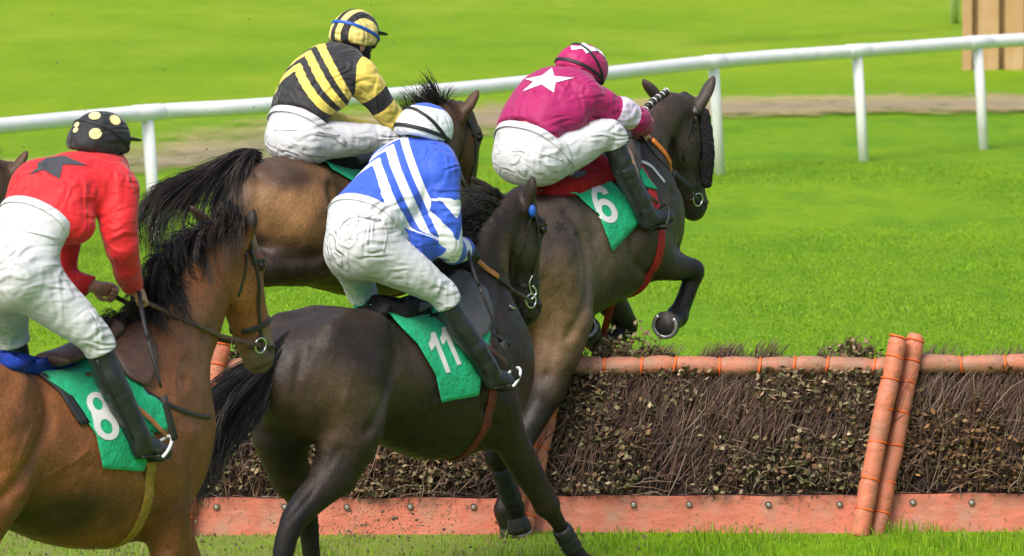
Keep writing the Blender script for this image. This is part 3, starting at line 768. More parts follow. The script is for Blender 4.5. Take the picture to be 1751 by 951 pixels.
def hair(name, roots, guides, n, parent, tint, r=0.0022, jitter=0.02, wave=0.01, rg=None, seg=8, var=.35):
    """strands: each picks two neighbouring guides and runs between them"""
    rg = rg or RNG; VV, FF, CC = [], [], []; nv = 0
    G = [resample(g, seg) for g in guides]; nc = max(6, n // 16); CO = rg.normal(0, 1, (nc, 3)); CA = rg.random(nc); CI = rg.integers(max(len(G) - 1, 1), size=nc); CP_ = rg.uniform(0, 6.28, (nc, 3)); CW = rg.uniform(3, 9, nc)
    for _ in range(n):
        ci = rg.integers(nc); i = CI[ci]; a = np.clip(CA[ci] + rg.normal(0, .08), 0, 1)
        g = G[i] * (1 - a) + G[min(i + 1, len(G) - 1)] * a
        cut = rg.uniform(.55, 1.08); g = resample(g, 40)[:max(6, int(min(cut, 1) * 40))]; g = resample(g, seg)
        t = np.linspace(0, 1, seg)[:, None]; off = CO[ci] + rg.normal(0, .35, 3); ph = CP_[ci]
        P = g + (rg.normal(0, .45, 3) + .5 * CO[ci]) * jitter * (1 - .35 * t) + off * jitter * t ** 1.2 * 1.6 + wave * np.sin(ph + t * CW[ci]) * t
        rr = r * rg.uniform(.7, 1.8) * (1 - .75 * t[:, 0]); T = np.gradient(P, axis=0); T /= np.maximum(np.linalg.norm(T, axis=1), 1e-9)[:, None]
        u = np.cross(T, rg.normal(size=3)); u /= np.maximum(np.linalg.norm(u, axis=1), 1e-9)[:, None]; w_ = np.cross(T, u)
        V = np.stack([P + u * rr[:, None], P + (-.5 * u + .87 * w_) * rr[:, None], P + (-.5 * u - .87 * w_) * rr[:, None]], 1).reshape(-1, 3)
        VV.append(V); c = np.array(tint[rg.integers(len(tint))]) * rg.uniform(1 - var, 1 + var); CC.append(np.tile(c, (len(V), 1)))
        for i in range(seg - 1):
            for k in range(3): FF.append((nv + i * 3 + k, nv + i * 3 + (k + 1) % 3, nv + (i + 1) * 3 + (k + 1) % 3, nv + (i + 1) * 3 + k))
        nv += len(V)
    return mesh_obj(name, np.concatenate(VV), np.array(FF), M['hair_black'], parent, {'tint': np.concatenate(CC)})

def ear_prims(base, tip, face, wd=0.042, k=0.025):
    base, tip = np.array(base), np.array(tip); ax = unit(tip - base); L = np.linalg.norm(tip - base)
    f = unit(np.array(face) - ax * (np.array(face) @ ax)); s = np.cross(ax, f)
    mid = base + ax * L * .42
    return [P_ell(mid, (wd * 1.0, wd * .6, L * .58), np.array([s, f, ax]), k), P_tube(np.array([np.r_[base - ax * .04, .035], np.r_[mid, wd * .55], np.r_[base + ax * L * .75, wd * .36], np.r_[tip, .007]]), .02),
            dict(P_ell(mid + f * .038 + ax * .02, (wd * .5, .03, L * .42), np.array([s, f, ax]), .012, sub=True))]

def build_horse(D):
    fr = D['frame']; S = fr.S; prims = []
    tors = []
    for (px, yt, yb, w_) in D['torso']:
        a, b = S(px, yt), S(px, yb); c = (a + b) / 2; tors.append((c[0], 0.0, c[2], (a[2] - b[2]) / 2, w_))
    T = np.array(tors); D['T'] = T
    prims.append(P_flat(T, .08, 4))
    Nk = np.array([(*S(px, py, l), h, w_) for (px, py, l, h, w_) in D['neck']]); prims.append(P_flat(Nk, .10, 4)); D['N'] = Nk
    Hd = np.array([(*S(px, py, l), h, w_) for (px, py, l, h, w_) in D['head']]); prims.append(P_flat(Hd, .05, 4)); D['H'] = Hd
    for (px, py, l, ra, rb, rc, pit) in D.get('musc', []):
        c = S(px, py, l); a = math.radians(pit); A = np.array([[math.cos(a), 0, math.sin(a)], [0, 1, 0], [-math.sin(a), 0, math.cos(a)]])
        prims.append(P_ell(c, (ra, rb, rc), A, .09))
        if D.get('mirror', True): prims.append(P_ell(c * [1, -1, 1], (ra, rb, rc), A, .09))
    LG = {}
    for kname in ('RF', 'LF', 'RH', 'LH'):
        if kname not in D['legs']: continue
        L = np.array([(*S(px, py, l), r) for (px, py, l, r) in D['legs'][kname]]); LG[kname] = L
        prims.append(P_tube(L[:3], .09, 4)); prims.append(P_tube(L[1:], .03, 4))
        j = L[2]; prims.append(P_ell(j[:3], (j[3] * 1.12,) * 3, None, .03))
        if len(L) > 4: j = L[4]; prims.append(P_ell(j[:3], (j[3] * 1.25,) * 3, None, .025))
    D['L'] = LG
    # head shape: cheeks, brow, muzzle and nostrils
    q = lambda t: np.array([np.interp(t, np.linspace(0, 1, len(Hd)), Hd[:, i]) for i in range(5)])
    ax = unit(Hd[-1, :3] - Hd[0, :3]); lat = np.array([0, 1.0, 0]); ant = unit(np.cross(lat, ax)); ant = ant if ant[0] > 0 else -ant
    D['hax'] = (ax, lat, ant)
    for s in (-1, 1):
        c = q(.33)[:3] - ant * .055 + lat * s * .055; prims.append(P_ell(c, (.12, .045, .10), np.array([ax, lat, ant]), .05))
        c = q(.2)[:3] + ant * .06 + lat * s * .07; prims.append(P_ell(c, (.05, .035, .035), np.array([ax, lat, ant]), .035))
        c = q(.93)[:3] + ant * .045 + lat * s * .035; prims.append(P_ell(c, (.04, .03, .035), np.array([ax, lat, ant]), .025))
        c = q(.97)[:3] + ant * .075 + lat * s * .06; prims.append(P_ell(c, (.022, .02, .013), np.array([ax, lat, ant]), .012, sub=True))
    c = q(1)[:3] - ant * .03; prims.append(P_ell(c, (.04, .042, .04), np.array([ax, lat, ant]), .025))
    eyes = [q(.22)[:3] + ant * .055 + lat * s * .092 for s in (-1, 1)]
    for e in eyes: prims.append(P_ell(e, (.026, .02, .018), np.array([ax, lat, ant]), .012, sub=True))
    for (b, t_, bl, tl) in D['ears']: prims += ear_prims(S(*b, bl), S(*t_, tl), np.array([.35 * np.sign(0), -np.sign(0), 0]) + (ant if D.get('earfwd', True) else -ant))
    V, F = polygonise(prims, D.get('vox', .0095), 3)
    N0 = vnormals(V, F); B0 = Body(fr, V, F); dsp = (noise3(V * 7, 31) - .5) * .010 + (noise3(V * 16, 32) - .5) * .005
    for (pts, rad, dep) in D.get('grooves', []):      # muscle lines: hollows (dep > 0) and ridges (dep < 0), alike on both flanks
        G = catmull(np.array([B0.px(*p)[0] for p in pts]), 18) if len(pts) > 1 else np.array([B0.px(*pts[0])[0]])
        for mir in (1, -1):
            d2 = np.min(np.linalg.norm(V[:, None, :] - (G * [1, mir, 1])[None], axis=2), axis=1); dsp -= dep * np.exp(-(d2 / rad) ** 2)
    V = V + N0 * dsp[:, None]
    # colour of this animal: body, dark points, clipped paler parts, darker patches
    base = np.array(D['coat']); C = np.tile(base, (len(V), 1)).astype(float)
    for (px, py, l, rad, col) in D.get('patches', []):
        c = S(px, py, l); dd = np.linalg.norm((V - c) / np.array(rad), axis=1) if np.ndim(rad) else np.linalg.norm(V - c, axis=1) / rad
        dd += (noise3(V * 9, 4) - .5) * .35
        a = np.clip(1.35 - dd, 0, 1)[:, None]; a = a * a * (3 - 2 * a); C = C * (1 - a) + np.array(col) * a
    dark = np.array(D.get('points', (.014, .011, .010)))
    for kname, L in LG.items():
        zc = D.get('dark_from', 2)
        P = catmull(L[zc:, :3], 3); d = np.min(np.linalg.norm(V[:, None, :] - P[None, :, :], axis=2), axis=1)
        a = np.clip(1.6 - d / .13, 0, 1)[:, None] * D.get('dark_amt', .9); C = C * (1 - a) + dark * a
    mz = q(1)[:3]; a = np.clip(1.5 - np.linalg.norm(V - mz, axis=1) / .11, 0, 1)[:, None] * .8; C = C * (1 - a) + np.array(D.get('muzzle', (.03, .024, .022))) * a
    for (pts, rad, col) in D.get('lines', []):  # mouth and nostrils: the dark of these recesses painted as colour
        G = catmull(np.array([B0.px(*p)[0] for p in pts]), 4) if len(pts) > 1 else np.array([B0.px(*pts[0])[0]])
        for mir in (1, -1):
            d2 = np.min(np.linalg.norm(V[:, None, :] - (G * [1, mir, 1])[None], axis=2), axis=1); a = np.exp(-(d2 / rad) ** 2)[:, None]; C = C * (1 - a) + np.array(col) * a
    base_pt = np.array([T[len(T) // 2, 0], 0, 0.0]); root = empty('horse', tuple(fr.world(base_pt)), fr.th)
    off = empty  # (parts are written relative to the horse's base)
    class Fr2(Frame): pass
    f2 = Frame(fr.world(base_pt), math.degrees(fr.th)); D['f2'] = f2; D['shift'] = base_pt; D['root'] = root
    V = V - base_pt
    for key in ('T', 'N', 'H'): D[key] = D[key] - np.array([base_pt[0], 0, 0, 0, 0])
    for key in LG: LG[key] = LG[key] - np.r_[base_pt, 0]
    for i in range(len(eyes)): eyes[i] = eyes[i] - base_pt
    mesh_obj('body', V, F, M['coat'], root, {'coat': C})
    B = Body(f2, V, F); D['B'] = B; D['eyes'] = eyes
    bm = bmesh.new(); bmesh.ops.create_uvsphere(bm, u_segments=14, v_segments=10, radius=1); EV = np.array([v.co for v in bm.verts]); EF = [[v.index for v in f.verts] for f in bm.faces]; bm.free()
    for e in eyes: mesh_obj('eye', e + EV * .023, EF, M['eye'], root)
    # hooves and leg boots
    for kname, L in LG.items():
        a, b = L[-2, :3], L[-1, :3]; ax2 = unit(b - a); toe = D.get('toe', {}).get(kname)
        r0, r1 = L[-1, 3] * .95, L[-1, 3] * 1.3
        P = np.array([b - ax2 * .03, b, b + ax2 * .05, b + ax2 * .075]); Vh, Fh = tube_geo(P, [r0 * .8, r0 * 1.05, r1, r1], 20)
        hf = mesh_obj('hoof', Vh, Fh, M['hoof'], root)
        e1 = unit(np.cross(ax2, [0.1, 1, .2])); e2 = np.cross(ax2, e1); cc = b + ax2 * .077
        back = -1 if (e1 @ np.array([1, 0, 0])) > 0 else 1
        PS = np.array([cc + r1 * .84 * (math.cos(t) * e1 * -back + math.sin(t) * e2) for t in np.linspace(-2.45, 2.45, 26)])
        Vs, Fs = strap_geo(PS, np.tile(ax2, (26, 1)), .02, .008); mesh_obj('horseshoe', Vs, Fs, M['shoe'], hf)
        if kname in D.get('boots', ()):
            j0, j1 = (3, 4)
            a, b = L[j0, :3], L[j1, :3]; rr = L[j0:j1 + 1, 3]; ts = np.linspace(D['boots'][kname][0], D['boots'][kname][1], 12)
            P = np.array([a + (b - a) * t for t in ts]); R = np.array([np.interp(t, [0, 1], rr) for t in ts]) + .013; R[0] -= .006; R[-1] -= .006; R[2:10] += .003 * np.sin(np.arange(8) * 1.9)
            Vb, Fb = tube_geo(P, R, 20); mesh_obj('leg_boot', Vb, Fb, M['bandage'], root)
    return D

def horse_line(D, pts, l=None):            # photo points on the animal -> surface points
    B = D['B']; P, N = zip(*[B.px(*p) for p in pts]); return np.array(P), np.array(N)

def bridle(D, bit_px, reins_to, rein_mat='leather_brown', ring=.036, white=False, grip=None):
    B, root, H = D['B'], D['root'], D['H']; ax, lat, ant = D['hax']
    q = lambda t: np.array([np.interp(t, np.linspace(0, 1, len(H)), H[:, i]) for i in range(5)])
    br = empty('bridle', (0, 0, 0)); br.parent = root
    lm = M['leather_dark']
    # crown piece and throat lash: round the head behind the ears; noseband round the nose
    P, N = [], []
    top = B.cast(tuple(q(.0)[:3] + ant * .02 - ax * .6), tuple(ax)); tp = np.array(top[0]) if top else q(0)[:3]
    hp = [q(t)[:3] + ant * a for t, a in ((.12, .005), (.05, -.008), (-.0, -.01))]
    R_, RN = B.side([(p[0], p[2]) for p in hp], -1, hp[0][1]); L_, LN = B.side([(p[0], p[2]) for p in hp], 1, hp[0][1])
    P = np.concatenate([R_, [tp], L_[::-1]]); N = np.concatenate([RN, [-ax], LN[::-1]])
    P = catmull(P, 5); N = catmull(N, 5); strap('headpiece', P, N, .03, .005, lm, br)
    P, N = B.loop(q(.16)[:3], unit(ax * .97 - ant * .25), .5, 40, .2)
    k = P[:, 0]; m = (N @ ant) > -.25; 
    if m.sum() > 4:
        o = np.argsort(np.arctan2((P - q(.16)[:3])[m] @ lat, (P - q(.16)[:3])[m] @ ant)); strap('browband', P[m][o], N[m][o], .024, .004, lm, br)
    P, N = B.loop(q(.66)[:3], unit(ax), .5, 40, .15); strap('noseband', P, N, .028, .005, lm, br, True)
    P, N = B.loop(q(.86)[:3], unit(ax * .95 - ant * .3), .5, 40, .14); strap('drop_noseband', P, N, .016, .004, lm, br, True)
    ringp = []
    for s in (-1, 1):
        pts = [q(t)[:3] + ant * a for t, a in ((.04, -.01), (.2, .012), (.36, .012), (.55, .0), (.72, -.015), (.80, -.03))]
        P, N = B.side([(p[0], p[2]) for p in pts], s, pts[0][1]); strap('cheek_strap', resample(P, 14), resample(N, 14), .022, .005, lm, br)
        pts = [q(t)[:3] + ant * a for t, a in ((.05, -.03), (.2, -.07), (.36, -.115), (.44, -.14))]
        P, N = B.side([(p[0], p[2]) for p in pts], s, pts[0][1]); strap('throat_lash', resample(P, 10), resample(N, 10), .014, .004, lm, br)
        p = q(.80)[:3] - ant * .035; P, N = B.side([(p[0], p[2])], s, p[1]); c = P[0] + N[0] * .012
        V, F = ring_geo(c, N[0] * .9 + np.array([.2, 0, .1]), ring, .0048, 26); mesh_obj('bit_ring', V, F, M['steel'], br); ringp.append(c)
    # reins: from each bit ring to the rider's hands
    for s, c in zip((-1, 1), ringp):
        h = np.array(reins_to[0 if s < 0 else 1]); mid = (c + h) / 2 + np.array([0, s * .03, -.035])
        P = catmull(np.array([c, c * .5 + mid * .5 + [0, s * .012, -.008], mid, h]), 6); N = np.tile([0, s, .15], (len(P), 1))
        for i, p in enumerate(P):          # keep it outside the neck
            hh = B.cast((p[0], s * 1.0, p[2]), (0, -s, 0))
            if hh and abs(hh[0][1] - p[1]) < .3 and (hh[0][1] - p[1]) * s > -.004: P[i, 1] = hh[0][1] + s * .008
        if grip and s in grip:
            m_, f0, f1 = grip[s]; n_ = len(P); Q = resample(P, 40); Qn = np.tile([0, s, .15], (40, 1)); i0, i1 = int(f0 * 40), int(f1 * 40)
            strap('rein', Q[:i0 + 1], Qn[:i0 + 1], .022, .005, M[rein_mat], br); strap('rein_grip', Q[i0:i1], Qn[i0:i1], .028, .007, M[m_], br)
            if i1 < 38: strap('rein', Q[i1 - 1:], Qn[i1 - 1:], .022, .005, M[rein_mat], br)
        else:
            strap('rein', resample(P, 30), np.tile([0, s, .15], (30, 1)), .022, .005, M[rein_mat], br)
    D['bitp'] = ringp
    return br

def drape(name, D, rear, front, n, m, mat, lift, thick, parent, mirror=True, far=1.0, puff=0.0, ragged=0.0, seed=1, wav=0.0):
    """cloth over the back: rear and front edges given on the near side from top to hem, the far side is its mirror image"""
    B = D['B']; rear = resample(np.array(rear, float), n); front = resample(np.array(front, float), n); rows = []; nr = []
    for i in range(n):
        P, N = [], []
        for j in range(m):
            t = j / (m - 1); px, py = rear[i] * (1 - t) + front[i] * t
            p, nn = B.px(px, py); P.append(p); N.append(nn)
        rows.append(P); nr.append(N)
    rows = np.array(rows); nr = np.array(nr)
    for _ in range(3): nr[1:-1] = (nr[:-2] + nr[1:-1] + nr[2:]) / 3; nr[:, 1:-1] = (nr[:, :-2] + nr[:, 1:-1] + nr[:, 2:]) / 3
    nr /= np.linalg.norm(nr, axis=2)[:, :, None]
    if mirror:
        sp = []; sn = []
        for f in rows[0, :, 0]:
            h = B.cast((f, 0, 4), (0, 0, -1)); sp.append(np.array(h[0]) if h else rows[0][len(sp)] * [1, 0, 1]); sn.append([0, 0, 1])
        a = rows[::-1]; an = nr[::-1]; extra, en = [], []
        for k in (1, 2, 3):                # fill from the top edge to the spine
            e, e2 = [], []
            for j in range(m):
                p = rows[0, j] * (1 - k / 4) + np.array(sp[j]) * k / 4; h = B.near(p); p2 = np.array(h[0]); nn = np.array(h[1]); nn = nn if nn[2] > 0 else -nn
                e.append(p2); e2.append(nn)
            extra.append(e); en.append(e2)
        half = np.concatenate([rows[::-1], np.array(extra)]); halfn = np.concatenate([nr[::-1], np.array(en)])
        mir = np.array([1, -1, 1]); kf = max(2, int(len(half) * far)); P = np.concatenate([half, [sp], half[::-1][:kf] * mir]); N = np.concatenate([halfn, [sn], halfn[::-1][:kf] * mir])
    else: P, N = rows, nr
    R, Cn = P.shape[:2]
    if puff:
        u = np.linspace(0, 1, R)[:, None]; v = np.linspace(0, 1, Cn)[None, :]
        e = np.minimum(np.minimum(u, 1 - u) * R / 3.0, np.minimum(v, 1 - v) * Cn / 3.0).clip(0, 1); lf = lift + puff * np.sqrt(1 - (1 - e) ** 2)
    else: lf = np.full((R, Cn), lift)
    PP = P.reshape(-1, 3)
    if ragged: lf = lf + ragged * (noise3(PP * 16, seed).reshape(R, Cn) - .2) 
    if wav: lf = lf + wav * (noise3(PP * [9, 9, 4], seed + 2).reshape(R, Cn))
    top = P + N * lf[:, :, None]; bot = P + N * (lf * 0 + max(lift - thick, -.004))[:, :, None] if puff else top - N * thick
    V = np.concatenate([top.reshape(-1, 3), bot.reshape(-1, 3)]); K = R * Cn; F = []
    for i in range(R - 1):
        for j in range(Cn - 1):
            a = i * Cn + j; F.append((a, a + 1, a + Cn + 1, a + Cn)); F.append((K + a, K + a + Cn, K + a + Cn + 1, K + a + 1))
    ed = [i * Cn for i in range(R)], [i * Cn + Cn - 1 for i in range(R)], list(range(Cn)), [(R - 1) * Cn + j for j in range(Cn)]
    for e in ed:
        for a, b in zip(e[:-1], e[1:]): F.append((a, b, K + b, K + a))
    # outward winding whichever way the grid ran
    me_n = np.cross(top[1, 0] - top[0, 0], top[0, 1] - top[0, 0])
    o = mesh_obj(name, V, F, mat, parent)
    bm = bmesh.new(); bm.from_mesh(o.data); bmesh.ops.recalc_face_normals(bm, faces=bm.faces[:]); bm.to_mesh(o.data); bm.free()
    Bd = Body(D['f2'], V, [f for f in F]); return o, Bd

def decal(name, Bd, poly2d_faces, lift, mat, parent, thick=0.0012, l=0.0):
    """flat print: (verts in photo points, faces) laid on a garment"""
    P2, F2 = poly2d_faces; V = []
    for (px, py) in P2: p, n = Bd.px(px, py, l); V.append(p + n * lift)
    return mesh_obj(name, V, F2, mat, parent)
def fill2d(outline, step=4.0, holes=()):
    bm = bmesh.new()
    def loop(o): vs = [bm.verts.new((x, y, 0)) for x, y in o]; return [bm.edges.new((vs[i], vs[(i + 1) % len(vs)])) for i in range(len(vs))]
    es = loop(outline)
    for h in holes: es += loop(h)
    bmesh.ops.triangle_fill(bm, edges=es, use_beauty=True, use_dissolve=False)
    for _ in range(6):
        L = [e for e in bm.edges if e.calc_length() > step]
        if not L: break
        bmesh.ops.subdivide_edges(bm, edges=L, cuts=1); bmesh.ops.triangulate(bm, faces=[f for f in bm.faces if len(f.verts) > 3])
    bm.verts.index_update(); P = [(v.co.x, v.co.y) for v in bm.verts]; Fs = [tuple(v.index for v in f.verts) for f in bm.faces]; bm.free(); return P, Fs
def warp(P, o, ex, ey):                    # unit square (y up) -> photo points
    return [(o[0] + x * ex[0] + y * ey[0], o[1] + x * ex[1] + y * ey[1]) for x, y in P]
def oval(cx, cy, rx, ry, n=28, rot=0.0): return [(cx + rx * math.cos(t) * math.cos(rot) - ry * math.sin(t) * math.sin(rot), cy + rx * math.cos(t) * math.sin(rot) + ry * math.sin(t) * math.cos(rot)) for t in [2 * math.pi * i / n for i in range(n)]]
def glyph(ch):
    if ch == '8':
        out = [(.5 + r * .5 * math.cos(t), y) for r, t, y in []]
        pts = []
        n = 22
        for i in range(n + 1): t = -.50 + (math.pi + 1.0) * i / n; pts.append((.5 + .44 * math.cos(t), .75 + .25 * math.sin(t)))
        for i in range(n + 1): t = math.pi - .50 + (math.pi + 1.0) * i / n; pts.append((.5 + .5 * math.cos(t), .285 + .285 * math.sin(t)))
        return pts, [oval(.5, .755, .19, .13, 20), oval(.5, .28, .23, .155, 20)]
    if ch == '6':
        pts = []
        for i in range(31): t = 2.35 - (math.pi * 2 - .55) * (1 - i / 30) - .0; pts.append((.5 + .48 * math.cos(t), .32 + .32 * math.sin(t)))
        # bowl then the curling stem
        bowl = [(.5 + .48 * math.cos(t), .32 + .32 * math.sin(t)) for t in np.linspace(1.75, -math.pi, 30)]
        stem = [(.03, .5), (.06, .66), (.14, .82), (.28, .95), (.5, 1.0), (.72, .97), (.88, .88), (.95, .76), (.68, .72), (.62, .80), (.5, .83), (.38, .79), (.31, .69), (.29, .58)]
        return bowl + stem[0:], [oval(.5, .32, .21, .16, 20)]
    if ch == '1':
        return [(.52, 0), (.52, .70), (.30, .63), (.12, .60), (.12, .78), (.32, .84), (.46, .92), (.52, 1.0), (.84, 1.0), (.84, 0)], []
def number(Bd, ch, o, ex, ey, parent):
    out, holes = glyph(ch); out = warp(out, o, ex, ey); holes = [warp(h, o, ex, ey) for h in holes]
    return decal('number', Bd, fill2d(out, 3.0, holes), .0035, M['white_print'], parent)

def girth(D, f, mat, parent, wd=.06, slope=0.0):
    B = D['B']; T = D['T']; zc = np.interp(f, T[:, 0], T[:, 2]); P, N = B.loop((f, 0, zc), (1, 0, slope), 1.2, 60)
    return strap('girth', P, N, wd, .008, mat, parent, True)

def saddle(D, flap_px, mat, seat, stirrup, leather, parent):
    """seat over the spine, a flap on each side, a stirrup leather and iron on each side"""
    B = D['B']; fr = D['f2']; c0, c1, c2 = [D['loc'](*p) for p in seat]
    sd = empty('saddle', (0, 0, 0)); sd.parent = parent
    P = np.array([(*c0[:1], 0, c0[2], .035, .12), (*c1[:1], 0, c1[2], .03, .11), (*c2[:1], 0, c2[2], .045, .08)]); 
    V, F = polygonise([P_flat(P, .04, 4)], .012, 1); mesh_obj('seat', V, F, mat, sd)
    o, _ = drape('flap', D, flap_px[0], flap_px[1], 12, 10, mat, .034, .016, sd, mirror=False, puff=.006)
    V = np.array([v.co for v in o.data.vertices]) * [1, -1, 1]; F = [tuple(p.vertices)[::-1] for p in o.data.polygons]; mesh_obj('flap', V, F, mat, sd)
    for s in (-1, 1):
        t = np.array(stirrup[0]) * [1, 1 if s < 0 else -1, 1]; ax = np.array(stirrup[1]) * [1, 1 if s < 0 else -1, 1]; ax = unit(ax)
        up = unit(np.array(stirrup[2]) * [1, 1 if s < 0 else -1, 1]); sdv = unit(np.cross(ax, up))
        W2, Hh = .062, .14
        arch = [t + sdv * W2 * x + up * Hh * y for x, y in ((-.9, 0), (-1, .12), (-.98, .4), (-.7, .75), (-.3, .95), (0, 1), (.3, .95), (.7, .75), (.98, .4), (1, .12), (.9, 0))]
        V, F = tube_geo(catmull(np.array(arch), 4), .0075, 10); ir = mesh_obj('stirrup_iron', V, F, M['white_plastic'] if D.get('stw', 1) else M['elastic'], sd)
        V, F = strap_geo(np.array([t - sdv * W2, t, t + sdv * W2]), np.tile(-up, (3, 1)), .04, .01); mesh_obj('tread', V, F, M['sole'], sd)
        top = np.array(D['knee']) * [1, s, 1]; e = t + up * Hh
        P = resample(np.array([top, (top + e) / 2 + [0, s * .05, 0], e]), 14)
        for i, p in enumerate(P):
            h = B.cast((p[0], s * 1.0, p[2]), (0, -s, 0))
            if h: P[i, 1] = s * (abs(h[0][1]) + .035)
        strap('stirrup_leather', P, np.tile([0, s, 0], (14, 1)), .022, .004, M[leather], sd)
    return sd

def martingale(D, pts, parent, mat='leather_dark', wd=.022, name='breastplate'):
    P, N = horse_line(D, pts); P = catmull(P, 4); N = catmull(N, 4); mir = np.array([1, -1, 1])
    strap(name, P, N, wd, .005, M[mat], parent); strap(name, P * mir, N * mir, wd, .005, M[mat], parent)

# ------------------------------------------------------------------ riders
def hand_prims(w_, d, n, s, rad=1.0):
    """a closed fist: w_ wrist, d towards the knuckles, n out of the back of the hand, s towards the thumb"""
    d, n, s = unit(d), unit(n), unit(s); pr = []
    w_ = np.array(w_); pr.append(P_ell(w_ + d * .048, (.05, .040, .019), np.array([d, s, n]), .02))
    for i, (o, ln) in enumerate(((.033, .95), (.011, 1.05), (-.011, 1.0), (-.031, .82))):
        b = w_ + d * .082 + s * o; p1 = b + d * .032 * ln - n * .012; p2 = p1 - n * .030 * ln - d * .010; p3 = p2 - d * .030 * ln + n * .004
        r = .0098 * rad
        pr.append(P_tube(np.array([np.r_[b - d * .03, r * 1.05], np.r_[b, r * 1.12], np.r_[p1, r * 1.02], np.r_[p2, r * .95], np.r_[p3, r * .85]]), .0045, 2))
    b = w_ + d * .025 + s * .030 - n * .006; p1 = b + d * .035 + s * .018 - n * .014; p2 = p1 + d * .022 - s * .016 - n * .016
    pr.append(P_tube(np.array([np.r_[b, .014], np.r_[p1, .0115], np.r_[p2, .009]]) * 1.0, .006, 3))
    return pr

def folds(V, F, amp, freq, seed, stretch=(1, 1, 1)):
    N = vnormals(V, F); wv = noise3(V * 3.1, seed)[:, None] * 2.2
    P = V * np.array(stretch) * freq + wv
    th = .7; R1 = np.array([[math.cos(th), 0, math.sin(th)], [0, 1, 0], [-math.sin(th), 0, math.cos(th)]])
    r = np.sin(9 * noise3(P @ R1 * [1, .6, .28], seed + 1)); r2 = np.sin(8 * noise3(P @ R1.T * [.3, .7, 1.1], seed + 2))
    return V + N * (r * amp * .42 + r2 * amp * .36)[:, None]

def along(V, P):
    """length along the polyline (0-1), nearest axis point"""
    d = np.r_[0, np.cumsum(np.linalg.norm(np.diff(P, axis=0), axis=1))]; best = np.full(len(V), 1e9); a = np.zeros(len(V)); Q = np.zeros_like(V)
    for i in range(len(P) - 1):
        u = P[i + 1] - P[i]; t = np.clip((V - P[i]) @ u / max(u @ u, 1e-9), 0, 1); q = P[i] + t[:, None] * u; dd = np.linalg.norm(V - q, axis=1)
        m = dd < best; best[m] = dd[m]; a[m] = (d[i] + t[m] * (d[i + 1] - d[i])) / d[-1]; Q[m] = q[m]
    return a, Q

